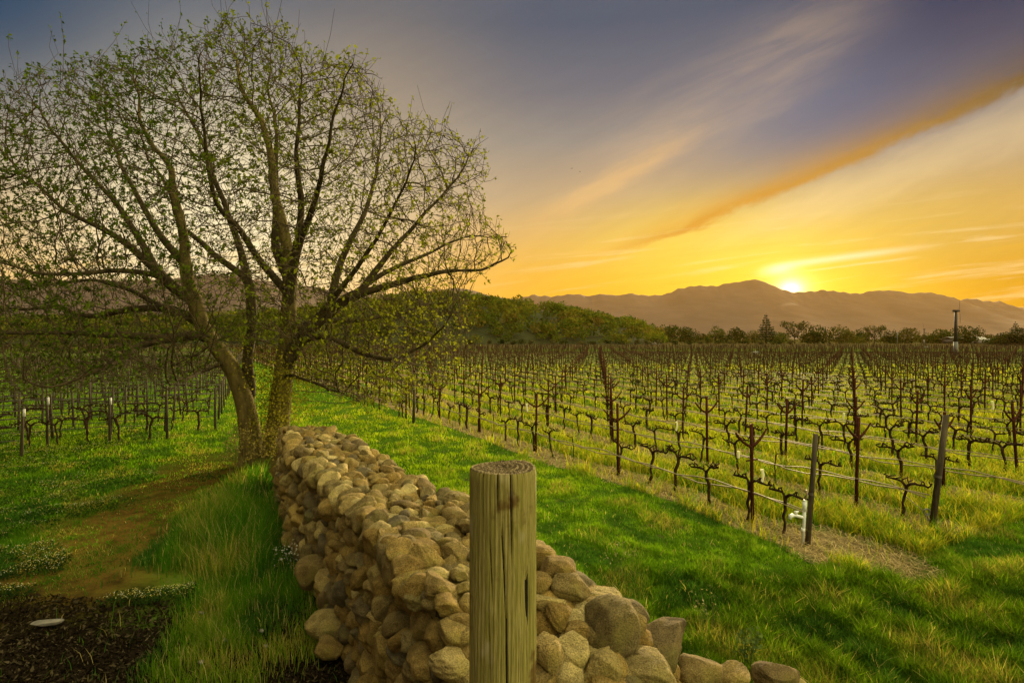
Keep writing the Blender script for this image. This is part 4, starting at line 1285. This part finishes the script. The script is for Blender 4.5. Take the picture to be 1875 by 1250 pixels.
# ------------------------------------------------------------------ trees, bushes and structures at the far edge
def far_tree(name, x, ytop, hw, Y, kind, lab, cat="tree", seed=0, ybase=629, group=None):
    rng = np.random.default_rng(500 + seed)
    base = px(x, 0, Y); base.z = 0
    H = px(0, ytop, Y).z; W = hw / F * Y * (1.3 if kind in ('wide', 'round', 'dark') else 1.05)
    root = empty(name, base); tag(root, lab, cat, group)
    tr = MB(); lobes = []; nleaf = 900; size = max(.16, W * .055)
    if kind == "conifer":
        tr.tube([(0, 0, -.3), (0, 0, H * .5), (0, 0, H * .97)], [H * .03, H * .02, .03], 7)
        lv = 13
        for i in range(lv):
            f = i / (lv - 1); z = H * (.12 + .84 * f); r = W * (1 - f) ** .75 * rng.uniform(.82, 1.05) + .15
            m_ = max(3, int(7 * (1 - f) + 2))
            for a in rng.uniform(0, 2 * math.pi) + np.arange(m_) * 2 * math.pi / m_:
                lobes.append((r * .62 * math.cos(a), r * .62 * math.sin(a), z - r * .12, r * .42, r * .42, H * .035))
                tr.tube([(0, 0, z), (r * .7 * math.cos(a), r * .7 * math.sin(a), z - r * .1)], [.06, .03], 4)
        nleaf = 2200; cols = (.030, .042, .010); hol = .3
    elif kind == "bare":
        for a in range(12):
            th = rng.uniform(0, 6.28); r = W * rng.uniform(.5, 1)
            zt = H * rng.uniform(.75, 1)
            tr.tube([(0, 0, H * .25), (r * .4 * math.cos(th), r * .4 * math.sin(th), H * .55), (r * math.cos(th), r * math.sin(th), zt)], [.18, .12, .04], 4)
            for q_ in range(3):
                th2 = th + rng.normal() * .7
                tr.tube([(r * .5 * math.cos(th), r * .5 * math.sin(th), H * .6), (r * math.cos(th2), r * math.sin(th2), H * rng.uniform(.6, 1))], [.08, .03], 4)
            lobes.append((r * .8 * math.cos(th), r * .8 * math.sin(th), zt * .92, W * .25, W * .25, H * .1))
        tr.tube([(0, 0, -.3), (0, 0, H * .3)], [.3, .2], 6)
        for a in range(5): lobes.append((rng.normal() * W * .7, rng.normal() * W * .4, H * .22, W * .5, W * .45, H * .2))
        for a in range(4): lobes.append((rng.normal() * W * .4, rng.normal() * W * .4, H * rng.uniform(.45, .75), W * .35, W * .35, H * .16))
        nleaf = 1300; cols = (.055, .062, .010); hol = .45
    else:
        tr.tube([(0, 0, -.3), (.1, 0, H * .3), (0, 0, H * .6)], [.3, .24, .1], 7)
        m_ = 11 if kind == "wide" else 8
        for i in range(m_):
            th = rng.uniform(0, 6.28); r = W * rng.uniform(.15, .72)
            z = H * rng.uniform(.28, .84) * (1 - .25 * (r / W))
            s = W * rng.uniform(.26, .42)
            lobes.append((r * math.cos(th), r * math.sin(th), z, s, s, min(s, H * .24)))
            tr.tube([(0, 0, H * .25), (r * .6 * math.cos(th), r * .6 * math.sin(th), z)], [.14, .05], 5)
        for a in range(4): lobes.append((rng.normal() * W * .6, rng.normal() * W * .4, H * .2, W * .5, W * .45, H * .2))
        lobes.append((0, 0, H * .8, W * .35, W * .35, H * .18)); lobes.append((0, 0, H * .3, W * .7, W * .6, H * .26))
        nleaf = 1500; hol = .6
        cols = [(.040, .056, .008), (.055, .068, .010), (.032, .044, .007), (.07, .068, .012)][seed % 4]
        if kind == "dark": cols = (.024, .034, .011)
    C, k = crown_points(rng, nleaf, lobes, hol)
    C[:, 2] = np.clip(C[:, 2], .1, H * 1.0)
    bright = rng.uniform(.7, 1.3, len(lobes))[k][:, None]
    V, Q, T = leaf_cards(C, size, np.clip(np.array([cols]) * bright * rng.uniform(.75, 1.25, (nleaf, 1)), .004, 1), .4, rng)
    tr.build("trunk", m_trunk, root, True)
    mesh_np("crown", V, Q, m_farleaf, parent=root, color=T)
    return root
TREES = [
 ("conifer_tree", 1403, 571, 22, 330, "conifer", "tall dark pointed conifer standing above the far tree line"),
 ("broadleaf_tree", 1310, 596, 20, 360, "round", "round dark tree left of the tall conifer with a gap between"),
 ("broadleaf_tree", 1347, 598, 22, 350, "round", "domed tree second to the left of the tall conifer"),
 ("broadleaf_tree", 1378, 603, 16, 370, "wide", "thin open tree at the left foot of the tall conifer"),
 ("broadleaf_tree", 1232, 593, 26, 400, "wide", "sparse pale tree right past the end of the wooded hill"),
 ("broadleaf_tree", 1202, 598, 22, 390, "round", "yellow green tree touching the end of the wooded hill"),
 ("broadleaf_tree", 1262, 599, 20, 410, "wide", "low hazy tree between the sparse pale tree and round dark tree"),
 ("broadleaf_tree", 1285, 610, 18, 420, "wide", "lowest hazy tree in the dip of the tree line"),
 ("broadleaf_tree", 1425, 607, 18, 360, "wide", "low tree at the right foot of the tall conifer"),
 ("broadleaf_tree", 1455, 587, 25, 330, "bare", "open crowned tree right of the tall conifer, below the sun"),
 ("broadleaf_tree", 1497, 592, 28, 330, "wide", "broad dense tree directly under the sun glare"),
 ("broadleaf_tree", 1536, 593, 24, 335, "wide", "dense tree at the right end of the clump below the sun"),
 ("broadleaf_tree", 1572, 603, 20, 370, "wide", "low yellow green tree right of the sunlit clump"),
 ("broadleaf_tree", 1601, 594, 22, 350, "bare", "umbrella crowned tree standing alone between low trees"),
 ("broadleaf_tree", 1630, 603, 20, 350, "round", "light green round tree left of the slim fan mast"),
 ("broadleaf_tree", 1661, 600, 22, 355, "wide", "bushy light green tree just left of the slim fan mast"),
 ("broadleaf_tree", 1722, 602, 26, 360, "wide", "thin topped tree between the two fan masts"),
 ("broadleaf_tree", 1700, 609, 22, 370, "wide", "low dark tree right behind the slim fan mast"),
 ("broadleaf_tree", 1768, 594, 25, 330, "wide", "bright green tree behind the thick fan mast"),
 ("broadleaf_tree", 1812, 611, 14, 380, "wide", "scraggly leafless tree above the pale shed roof"),
 ("broadleaf_tree", 1836, 609, 20, 300, "round", "yellow green tree right of the pale shed"),
 ("conifer_tree", 1859, 588, 20, 260, "conifer", "dark spiky conifer near the right picture edge"),
 ("broadleaf_tree", 1880, 598, 26, 250, "dark", "dark round tree cut by the right picture edge"),
 ("broadleaf_tree", 1845, 606, 18, 255, "dark", "dark low tree in front of the spiky conifer"),
]
for i, (nm, x, yt, hw, Y, kd, lab) in enumerate(TREES):
    far_tree(nm, x, yt, hw, Y, kd, lab, seed=i, group="trees along the far field edge")

def bushes():
    rng = np.random.default_rng(77)
    xs = [895, 918, 938, 955, 972, 1010, 1032, 1064, 1086, 1112, 1136, 1168, 1186, 1204, 1236, 1262, 1281, 1295, 1316, 1340, 1368, 1392, 1424, 1446, 862, 836]
    for i, x in enumerate(xs):
        Y = 285 + rng.uniform(-12, 12); dark = rng.random() < .5
        W = rng.uniform(5, 9) / F * Y; H = rng.uniform(7, 12) / F * Y
        base = px(x, 0, Y); base.z = 0
        lobes = [(rng.normal() * W * .4, rng.normal() * W * .4, H * rng.uniform(.35, .7), W * .6, W * .6, H * .35) for _ in range(5)]
        C, k = crown_points(rng, 260, lobes, .6); C[:, 2] = np.maximum(C[:, 2], .05)
        col = (.035, .050, .012) if dark else (.10, .095, .035)
        V, Q, T = leaf_cards(C, .32, np.array([col]) * rng.uniform(.7, 1.3, (260, 1)), .4, rng)
        o = mesh_np("bush", V, Q, m_sage, color=T, loc=base)
        tag(o, "small rounded bush in the row along the far field edge", "bush", "bushes along the far field edge")
bushes()

def wind_machine(x, ytop, Y, rpx, blade_up, blade_dn, lab, bx):
    base = px(x, 0, Y); base.z = 0; H = px(0, ytop, Y).z; r = rpx / F * Y
    o = empty("wind_machine", base); tag(o, lab, "wind machine", "frost fans in the vineyard")
    mb = MB(); mb.tube([(0, 0, -.2), (0, 0, H * .30)], [r * 1.25, r * 1.2], 14); mb.build("engine_housing", m_steel, o, True)
    mb = MB(); mb.tube([(0, 0, H * .30), (0, 0, H * .96)], [r, r * .78], 14); mb.build("tower", m_dark, o, True)
    mb = MB(); mb.box((.05, 0, H * .975), (r * 3.0, r * 1.9, H * .045)); mb.tube([(0, 0, H * .975), (r * 2.4, 0, H * .975)], [r * .45, r * .35], 10); mb.build("gearbox", m_dark, o)
    hx = px(bx, 0, Y).x - base.x
    for (dx_, y_) in (blade_up, blade_dn):
        z1 = px(0, y_, Y).z; x1 = px(bx + dx_, 0, Y).x - base.x
        mb = MB(); s = np.linspace(0, 1, 6)
        wv = r * np.array([.28, .5, .62, .58, .45, .2])
        P = np.stack([hx + (x1 - hx) * s, 0 * s, H * .975 + (z1 - H * .975) * s], 1)
        V = []
        for p_, w_ in zip(P, wv):
            for (a, b_) in ((-1, -.15), (0, -.35), (1, .15), (0, .1)): V.append(p_ + np.array([a * w_ * .55, a * w_ * .5 + b_ * w_, 0]))
        Q = [(i * 4 + j, i * 4 + (j + 1) % 4, i * 4 + 4 + (j + 1) % 4, i * 4 + 4 + j) for i in range(5) for j in range(4)] + [(0, 3, 2, 1), (20, 21, 22, 23)]
        mb.raw(V, Q); mb.build("blade", m_dark, o)
wind_machine(1750, 567, 100, 3.0, (-.5, 548), (1.5, 592), "thick dark frost fan mast rising from the vineyard near the right edge", 1757)
wind_machine(1692, 602, 300, 1.0, (-3, 588), (2.0, 606), "slim distant frost fan mast with tilted blade before the trees", 1692)
def poles():
    for (x, yt, Y, arm, lab) in ((1036, 600, 330, 1, "thin pale utility pole before the wooded hill"), (1643, 608, 300, 0, "short thin pale pole left of the slim fan mast")):
        b_ = px(x, 0, Y); b_.z = 0; H = px(0, yt, Y).z
        o = empty("utility_pole", b_); tag(o, lab, "pole", "poles at the field edge")
        mb = MB(); mb.tube([(0, 0, -.2), (0, 0, H)], [.20, .15], 7); mb.build("pole", m_steel, o, True)
        mb = MB(); mb.box((0, 0, H * .93), (1.5 if arm else .7, .16, .18)); mb.build("crossarm", m_steel, o)
poles()
def shed():
    Y = 340; c_ = px(1780, 0, Y); W = 62 / F * Y; H = px(0, 617, Y).z; D = 11
    o = empty("shed", (c_.x, Y, 0)); tag(o, "long low pale roofed farm shed beyond the vines at right", "shed")
    he = H * .62
    mb = MB(); mb.box((0, D / 2, he / 2), (W, D, he)); mb.build("wall", m_wallp, o)
    mb = MB(); V = []
    for x_ in (-W / 2 - .5, W / 2 + .5):
        for (y_, z_) in ((-.6, he + .02), (D / 2, H), (D + .6, he + .02), (D + .6, he + .2), (D / 2, H + .2), (-.6, he + .2)): V.append((x_, y_, z_))
    Q = [(i, (i + 1) % 6, 6 + (i + 1) % 6, 6 + i) for i in range(6)] + [(0, 5, 4, 1), (1, 4, 3, 2), (6, 7, 10, 11), (7, 8, 9, 10)]
    mb.raw(V, Q); mb.build("roof", m_roof, o)
    for k in range(4):
        mb = MB(); mb.box((-W * .36 + k * W * .24, -.05, he * .42), (2.4, .14, he * .8)); mb.build("door", m_dark, o)
    x2 = px(1826, 0, 330).x
    o = empty("shed", (x2, 330, 0)); tag(o, "small pale lean-to right of the long low shed", "shed")
    mb = MB(); mb.box((0, 3, 1.0), (7, 6, 2.0)); mb.build("wall", m_roof, o)
    mb = MB(); mb.box((0, 3, 2.12), (7.6, 6.6, .2)); mb.build("roof", m_roof, o)
    # low white irrigation manifolds at the field road
    for (x, Y, lab) in ((1383, 104, "low white irrigation manifold by the field road below the tall conifer"), (1697, 175, "tiny pale manifold in the far block below the slim fan mast")):
        p = px(x, 0, Y); q_ = empty("irrigation_manifold", (p.x, Y, 0)); tag(q_, lab, "manifold")
        mb = MB(); mb.tube([(-.6, 0, .45), (.6, 0, .45)], .11, 10); mb.build("header_pipe", m_white, q_, True)
        for dx_ in (-.4, .1, .5):
            mb = MB(); mb.tube([(dx_, 0, -.1), (dx_, 0, .45), (dx_, 0, .62)], .08, 9); mb.build("valve", m_white, q_, True)
shed()
def birds():
    for (x, y, Y, s, rz, lab) in ((1047, 309, 60, .34, .5, "upper left of two tiny dark birds flying in the sky"), (1062, 315, 62, .28, -.2, "lower right of two tiny dark birds flying in the sky")):
        o = empty("bird", px(x, y, Y), rz); tag(o, lab, "bird", "birds in flight")
        u_ = np.linspace(-1, 1, 9); body = MB()
        body.tube(np.stack([u_ * .22 * s, 0 * u_, .02 * s * np.cos(u_ * 2)], 1), s * np.array([.008, .03, .05, .062, .066, .058, .046, .036, .01]), 8)
        body.tube([(-.2 * s, 0, 0), (-.36 * s, 0, .0)], [.02 * s, .045 * s], 6)
        for sg in (-1, 1):
            w_ = np.linspace(0, 1, 6); V = []
            for f in w_:
                ch_ = .13 * s * (1 - .75 * f); zc = s * (.16 * f - .10 * f * f); yc = sg * s * .55 * f; xo = -.10 * s * f * f
                V += [(xo + ch_, yc, zc), (xo, yc, zc + .014 * s), (xo - ch_, yc, zc - .004), (xo, yc, zc - .012 * s)]
            Q = [(i * 4 + j, i * 4 + (j + 1) % 4, i * 4 + 4 + (j + 1) % 4, i * 4 + 4 + j) for i in range(5) for j in range(4)]
            body.raw(V, Q + [(20, 21, 22, 23)])
        body.build("body", m_bird, o, True)
birds()

# ------------------------------------------------------------------ grass, flowers, straw, litter
def vnoise(x, y, f, seed):
    rng = np.random.default_rng(seed); v = np.zeros_like(x)
    for _ in range(7):
        a = rng.uniform(0, 6.28); k = f * rng.uniform(.6, 1.7)
        v += np.sin((x * math.cos(a) + y * math.sin(a)) * k + rng.uniform(0, 6.28) + 1.2 * np.sin((x * math.sin(a) - y * math.cos(a)) * k * .7))
    return np.clip(.5 + v / 7.5, 0, 1)

def blades(X, Y, H, W, tint, rng, lean=.75):
    n = len(X); a = rng.uniform(0, 2 * math.pi, n); Z = gz(X, Y) - .01
    wd = np.stack([np.cos(a), np.sin(a), np.zeros(n)], 1) * W[:, None] * .5
    b_ = a + math.pi / 2 + rng.normal(size=n) * .5
    ld = np.stack([np.cos(b_), np.sin(b_), np.zeros(n)], 1) * (H * lean * rng.uniform(.2, 1.5, n))[:, None]
    B = np.stack([X, Y, Z], 1); up = np.array([0, 0, 1.0])
    M_ = B + ld * .35 + up * (H * .58)[:, None]; T = B + ld + up * (H * rng.uniform(.85, 1, n))[:, None]
    V = np.stack([B - wd, B + wd, M_ - wd * .8, M_ + wd * .8, T - wd * .12, T + wd * .12], 1).reshape(-1, 3)
    i = np.arange(n)[:, None] * 6
    Q = np.concatenate([i + np.array([[0, 1, 3, 2]]), i + np.array([[2, 3, 5, 4]])], 1).reshape(-1, 4)
    dark = np.array([.6, .6, .95, .95, 1.12, 1.12])
    C = (tint[:, None, :] * np.ones((1, 6, 1))).reshape(-1, 3)
    return V, Q, C

def screen_scatter(n, rng, y0=668, y1=1300, x0=-260, x1=2200, power=1.0):
    """points on the ground, denser near the viewer"""
    y = y0 + (y1 - y0) * rng.random(n) ** power; x = rng.uniform(x0, x1, n)
    Y = F * CAMH / (y - HZ); return (x - 937.5) / F * Y, Y

def strip_d(n_):
    q_ = (n_ - ROW0) / ROWS
    return np.abs(q_ - np.round(q_)) * ROWS

def grass():
    rng = np.random.default_rng(91)
    N = 760000
    X, Y = screen_scatter(N, rng)
    t_, n_ = to_tn(X, Y)
    wob = (vnoise(X, Y, 3.0, 1) - .5) * .35
    big = vnoise(X, Y, 1.1, 2); mid = vnoise(X, Y, 4.5, 3); fine_ = vnoise(X, Y, 11, 4); wide = vnoise(X, Y, .35, 5)
    right = n_ > 1.75
    h = np.where(right, .055 + .06 * (mid > .55) * mid, .08)
    inblk = (n_ > 7.1) & (t_ > 4.4)
    h = np.where(inblk, .15 + .10 * mid, h)
    # tall growth hugging the wall, both sides
    dw = np.where(right, n_ - 2.25, 1.2 - n_)
    along = (t_ > 2.6) & (t_ < 12.5)
    h = np.where(right & along & (dw < .55), .13 + .18 * np.clip(1 - dw / .5, 0, 1), h)
    nb = -.86 + .34 * (t_ - 8.57) + wob * 1.5
    tall = (~right) & (t_ > 4.2) & (t_ < 14.5) & (n_ > nb) & (n_ < 1.25)
    fall = np.clip((n_ - nb) / 1.0, 0, 1)
    edge_ = np.clip((Y - 5.9) / 2.0, 0, 1)
    h = np.where(tall, .10 + (.06 + .30 * edge_) * fall * (.5 + .7 * mid), h)
    # rough tussocks at lower right
    rough = right & (Y < 7.2) & (X > .9)
    h = np.where(rough, .09 + .15 * mid * big, h)
    h = h * (.55 + .9 * fine_) * rng.uniform(.65, 1.3, N)
    keep = np.ones(N, bool)
    keep &= ~((n_ > 1.12) & (n_ < 2.28) & (t_ > 2.5) & (t_ < 11.7))
    keep &= ~((t_ < 2.6) & (n_ > .4) & (n_ < 2.2))
    st = (strip_d(n_) + wob < .46) & (n_ > 7.0) & (t_ + wob > 4.5)
    keep &= ~(st & (rng.random(N) > .10))
    pat = np.sqrt(.8 * (t_ - 5.0) ** 2 + 1.6 * (n_ - 7.75) ** 2) + wob * 1.4 < .85
    keep &= ~(pat & (rng.random(N) > .06))
    mz = np.clip((Y + wob * 3.4 + (big - .5) * 2.4 - 5.45) / 1.6, 0, 1) ** 1.6
    keep &= ~((n_ < 2.2) & (Y < 8) & (rng.random(N) > mz + .004))
    trk = (np.abs(n_ + wob * 2.4 - (.30 * (t_ - 8.57) - 1.45)) < .95) & (t_ < 16.5) & (t_ > 6.8)
    keep &= ~(trk & (rng.random(N) > np.where(mid > .5, .60, .22))); h = np.where(trk & ~tall, h * .5, h)
    bare = right & (n_ < 7.2) & (mid > .66) & (Y < 9)
    keep &= ~(bare & (rng.random(N) > .35))
    keep &= rng.random(N) < np.where(Y > 22, .75, 1)
    # colour: fresh green, yellow green, a little straw
    g0 = np.array([.048, .130, .006]); g1 = np.array([.120, .195, .008]); g2 = np.array([.19, .165, .035]); g3 = np.array([.022, .062, .010])
    f = np.clip(wide * .8 + big * .5 - .25, 0, 1)[:, None]
    col = g0 * (1 - f) + g1 * f
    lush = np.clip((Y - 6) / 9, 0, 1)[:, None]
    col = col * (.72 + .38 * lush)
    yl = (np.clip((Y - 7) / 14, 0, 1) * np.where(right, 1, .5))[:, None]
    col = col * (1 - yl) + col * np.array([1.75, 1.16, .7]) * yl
    d = (np.clip((mid - .60) * 4, 0, 1) * (rng.random(N) < .55))[:, None]
    col = col * (1 - d) + g2 * d
    dk = (np.clip((.42 - mid) * 4, 0, .75))[:, None]
    col = col * (1 - dk) + g3 * dk
    col = np.where((inblk & (rng.random(N) < .5))[:, None], np.array([.22, .195, .016]), col)  # half the blades between rows golden, sunlit glow put into the colour
    col = np.where(((~right) & ~tall & (rng.random(N) < .6))[:, None], col * .72, col)  # open grass on the left darkened, its dimmer light put into colour
    col = np.where((rough & (rng.random(N) < .7))[:, None], col * .58, col)  # lower right tussocks darkened, corner shade put into their colour
    straw = (rng.random(N) < np.where(tall, .10, .03))[:, None]
    col = np.where(straw, np.array([.25, .205, .075]), col)
    col = col * rng.uniform(.7, 1.3, (N, 1)) * 1.9
    Wd = np.maximum(.0042, .00105 * Y) * rng.uniform(.7, 1.35, N)
    k = keep
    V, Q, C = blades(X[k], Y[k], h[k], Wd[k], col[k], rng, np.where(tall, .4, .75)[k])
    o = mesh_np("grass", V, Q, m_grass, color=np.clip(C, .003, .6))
    tag(o, "lush green spring grass on the track and between the vine rows", "grass", kind="stuff")
    print("grass blades", k.sum())
grass()

def cover():
    rng = np.random.default_rng(13)
    # leafy ground cover with small pale flowers, left of the track
    N = 60000
    X, Y = screen_scatter(N, rng, 790, 1130, -260, 470)
    t_, n_ = to_tn(X, Y)
    pn = vnoise(X, Y, 1.6, 8); p2 = vnoise(X, Y, 5, 9)
    k = ((n_ < -1.4 + 1.6 * (pn - .5)) | ((n_ < .8) & (pn > .58) & (t_ < 15))) & (Y + 2.4 * (p2 - .5) > 6.7) & (pn * .6 + p2 * .4 > .40)
    X, Y = X[k], Y[k]; m_ = len(X); hgt = .05 + .09 * p2[k]
    C = np.stack([X, Y, gz(X, Y) + hgt * rng.uniform(.2, 1, m_)], 1)
    V, Q, T = leaf_cards(C, np.maximum(.016, .0016 * Y), np.array([[.028, .058, .012]]) * rng.uniform(.6, 1.5, (m_, 1)), .4, rng)
    tag(mesh_np("clover", V, Q, m_grass, color=T), "low dark leafy ground cover beside the earth track", "ground cover", kind="stuff")
    N2 = 15000; pick = rng.choice(m_, min(N2, m_), replace=False)
    gate = vnoise(X[pick], Y[pick], 2.3, 31) > .44; pick = pick[gate]
    C = C[pick].copy(); C[:, 2] = gz(C[:, 0], C[:, 1]) + hgt[pick] + .015
    sz = np.maximum(.006, .0007 * C[:, 1])
    a = rng.uniform(0, 6.28, len(C)); d1 = np.stack([np.cos(a), np.sin(a), .35 * rng.normal(size=len(C))], 1) * sz[:, None]; d2 = np.stack([-np.sin(a), np.cos(a), .35 * rng.normal(size=len(C))], 1) * sz[:, None]
    V = np.stack([C - d1, C - d2, C + d1, C + d2], 1).reshape(-1, 3); Q = np.arange(len(V)).reshape(-1, 4)
    col = np.where(rng.random((len(C), 1)) < .7, np.array([[.50, .42, .12]]), np.array([[.50, .50, .36]])) * rng.uniform(.5, 1.1, (len(C), 1))
    tag(mesh_np("clover_flowers", V, Q, m_petal, color=np.repeat(col, 4, 0)), "tiny pale yellow and white flowers over the ground cover", "flowers", kind="stuff")
    # yellow green weeds in bloom between the rows
    N = 30000
    X, Y = screen_scatter(N, rng, 700, 905, 850, 2200)
    t_, n_ = to_tn(X, Y); pn = vnoise(X, Y, 1.0, 18); p2 = vnoise(X, Y, 4, 19)
    k = (n_ > 7.9) & (strip_d(n_) > .3) & (pn * .5 + p2 * .5 > .53) & (t_ > 5)
    X, Y, p2 = X[k], Y[k], p2[k]; m_ = len(X)
    C = np.stack([X, Y, gz(X, Y) + rng.uniform(.1, .42, m_)], 1)
    col = np.where(rng.random((m_, 1)) < .38, np.array([[.36, .34, .03]]), np.array([[.10, .15, .018]])) * rng.uniform(.7, 1.3, (m_, 1))
    V, Q, T = leaf_cards(C, np.maximum(.02, .0017 * Y), col, .4, rng)
    tag(mesh_np("row_weeds", V, Q, m_petal, color=np.clip(T, 0, .7)), "yellow green flowering weeds growing between the vine rows", "weeds", kind="stuff")
    # straw under the nearest rows
    N = 60000
    X, Y = screen_scatter(N, rng, 690, 1060, 650, 2200)
    t_, n_ = to_tn(X, Y); wob = (vnoise(X, Y, 3.0, 1) - .5) * .35
    k = (((strip_d(n_) + wob < .42) & (n_ > 7) & (n_ < 12.5) & (t_ > 4.5)) | (np.sqrt(.8 * (t_ - 5.0) ** 2 + 1.6 * (n_ - 7.75) ** 2) + wob * 1.4 < .95))
    X, Y = X[k], Y[k]; m_ = len(X); a = rng.uniform(0, 6.28, m_); L = rng.uniform(.03, .09, m_); W_ = np.maximum(.003, .0006 * Y)
    d1 = np.stack([np.cos(a), np.sin(a), .3 * rng.normal(size=m_)], 1) * L[:, None]; d2 = np.stack([-np.sin(a), np.cos(a), 0 * a], 1) * W_[:, None]
    C = np.stack([X, Y, gz(X, Y) + rng.uniform(.004, .03, m_)], 1)
    V = np.stack([C - d1 - d2, C + d1 - d2, C + d1 + d2, C - d1 + d2], 1).reshape(-1, 3)
    col = np.array([[.48, .37, .17]]) * rng.uniform(.4, 1.3, (m_, 1))
    tag(mesh_np("straw", V, np.arange(len(V)).reshape(-1, 4), m_petal, color=np.repeat(col, 4, 0)), "loose pale straw strewn under the vine rows", "straw", kind="stuff")
    # bark chips and dead leaves in the near left corner
    N = 34000
    X, Y = screen_scatter(N, rng, 1090, 1300, -260, 760)
    t_, n_ = to_tn(X, Y); wob = (vnoise(X, Y, 3.0, 1) - .5) * .35
    k = (n_ < 1.3) & (Y + wob * 3.0 + 1.1 * rng.random(len(Y)) ** 2 * rng.choice([-1, 1], len(Y)) < 6.9 + 1.2 * (vnoise(X, Y, 1.1, 2) - .5))
    X, Y = X[k], Y[k]; m_ = len(X); a = rng.uniform(0, 6.28, m_); L = rng.uniform(.010, .034, m_); W_ = L * rng.uniform(.2, .5, m_)
    d1 = np.stack([np.cos(a), np.sin(a), .5 * rng.normal(size=m_)], 1) * L[:, None]; d2 = np.stack([-np.sin(a), np.cos(a), .5 * rng.normal(size=m_)], 1) * W_[:, None]
    C = np.stack([X, Y, gz(X, Y) + rng.uniform(.004, .03, m_)], 1)
    V = np.stack([C - d1, C - d2, C + d1, C + d2], 1).reshape(-1, 3)
    col = np.where(rng.random((m_, 1)) < .2, np.array([[.085, .065, .035]]), np.array([[.020, .014, .008]])) * rng.uniform(.4, 1.4, (m_, 1))
    tag(mesh_np("leaf_litter", V, np.arange(len(V)).reshape(-1, 4), m_petal, color=np.repeat(col, 4, 0)), "brown bark chips and dead leaves in the near left corner", "leaf litter", kind="stuff")
cover()

m_pale = simple_mat('pale_pebble', (.10, .09, .07), (.22, .20, .16), 16, .9, .006)
def plants():
    rng = np.random.default_rng(61)
    def stems(root, n, h0, h1, spread, colr, matn, name, heads=None, width=.003):
        a = rng.uniform(0, 6.28, n); r = spread * rng.random(n) ** .5
        P0 = np.stack([r * np.cos(a), r * np.sin(a), np.full(n, -.02)], 1)
        H = rng.uniform(h0, h1, n); ld = rng.normal(size=(n, 2)) * .16 * H[:, None]
        P1 = P0 + np.stack([ld[:, 0] * .4, ld[:, 1] * .4, H * .6], 1); P2 = P0 + np.stack([ld[:, 0], ld[:, 1], H], 1)
        V, Q = many_tubes(np.stack([P0, P1, P2], 1), np.tile([width, width * .8, width * .5], (n, 1)), 3)
        mesh_np(name, V, Q, matn, parent=root, color=np.tile(np.array([colr]), (len(V), 1)))
        if heads:
            hn, hs, hc, nm, drop = heads
            k = rng.integers(0, n, hn); f = rng.uniform(.55, 1, hn)[:, None]
            C = P1[k] + (P2[k] - P1[k]) * f + rng.normal(size=(hn, 3)) * np.array([drop, drop, drop * .8])
            V, Q, T = leaf_cards(C, hs, np.array([hc]) * rng.uniform(.6, 1.2, (hn, 1)), .4, rng)
            mesh_np(nm, V, Q, m_petal, parent=root, color=T)
    for (x, y, lab) in ((462, 868, "dry golden oat grass in seed at the foot of the left stem"), (512, 862, "dry oat grass clump in the dark gap between stem and wall")):
        P = pg(x, y); P.y -= .35; o = empty("oat_grass", P); tag(o, lab, "grass clump", "oat grass clumps by the tree")
        stems(o, 46, .5, 1.15, .3, (.20, .17, .05), m_petal, "stems", (420, .022, (.36, .29, .10), "seed_heads", .05), .004)
    P = pg(540, 1010, .25); P.z = 0; o = empty("flowering_weed", P); tag(o, "white flowering weed against the shaded left face of the wall", "plant")
    stems(o, 26, .18, .42, .22, (.05, .09, .02), m_petal, "stems", (150, .014, (.62, .60, .50), "flowers", .05))
    P = pg(1372, 1232); o = empty("green_sprig", P); tag(o, "spiky green sprig growing between the last rocks at lower right", "plant")
    stems(o, 15, .22, .40, .05, (.07, .11, .03), m_petal, "stems", (130, .020, (.08, .12, .035), "leaves", .03), .004)
    for (x, y, lab) in ((1140, 1062, "pale grass stalk bending over the wall's grassy side"), (1296, 1158, "wispy weed with pale tips in the lower right tussocks")):
        P = pg(x, y); o = empty("tall_weed", P); tag(o, lab, "weed", "tall weeds in the grass")
        stems(o, 9, .25, .48, .12, (.16, .16, .06), m_petal, "stems", (40, .012, (.34, .30, .16), "seed_heads", .03))
    # pale bits lying in the mulch
    V, T = stone_verts(rng, (.26, .09, .05), 4, 9, .25, .1)
    tag(mesh_np("driftwood", V, None, m_pale, True, T, loc=pg(84, 1140, .03)), "pale weathered wood piece lying on the dark mulch at far left", "wood piece")
    for (x, y, lab) in ((368, 1122, "white pebble at the upper edge of the bark mulch"), (478, 1155, "white pebble in the mulch between grass and grey rock"), (410, 1172, "flat white pebble in the middle of the bark mulch"), (486, 1183, "white pebble next to the small grey rock in the mulch"), (367, 1213, "white pebble lowest in the bark mulch")):
        V, T = stone_verts(rng, (.055, .04, .03), 2, 5, None, .1)
        tag(mesh_np("pebble", V, None, m_pale, True, T, loc=pg(x, y, .015)), lab, "pebble", "white pebbles in the mulch")
plants()

# ------------------------------------------------------------------ evening haze over the valley
def haze():
    m = bpy.data.materials.new("haze_air"); m.use_nodes = True
    t = NT(m.node_tree); t.n.clear()
    vol = t.new('ShaderNodeVolumePrincipled')
    vol.inputs['Color'].default_value = (.95, .55, .10, 1)
    vol.inputs['Density'].default_value = HAZE
    vol.inputs['Anisotropy'].default_value = .45
    o = t.new('ShaderNodeOutputMaterial'); t.l.new(vol.outputs[0], o.inputs['Volume'])
    mb = MB(); mb.box((0, 0, 205), (11000, 11000, 418)); h = mb.build("haze", m)
    tag(h, kind="stuff")
HAZE = .24e-4
haze()
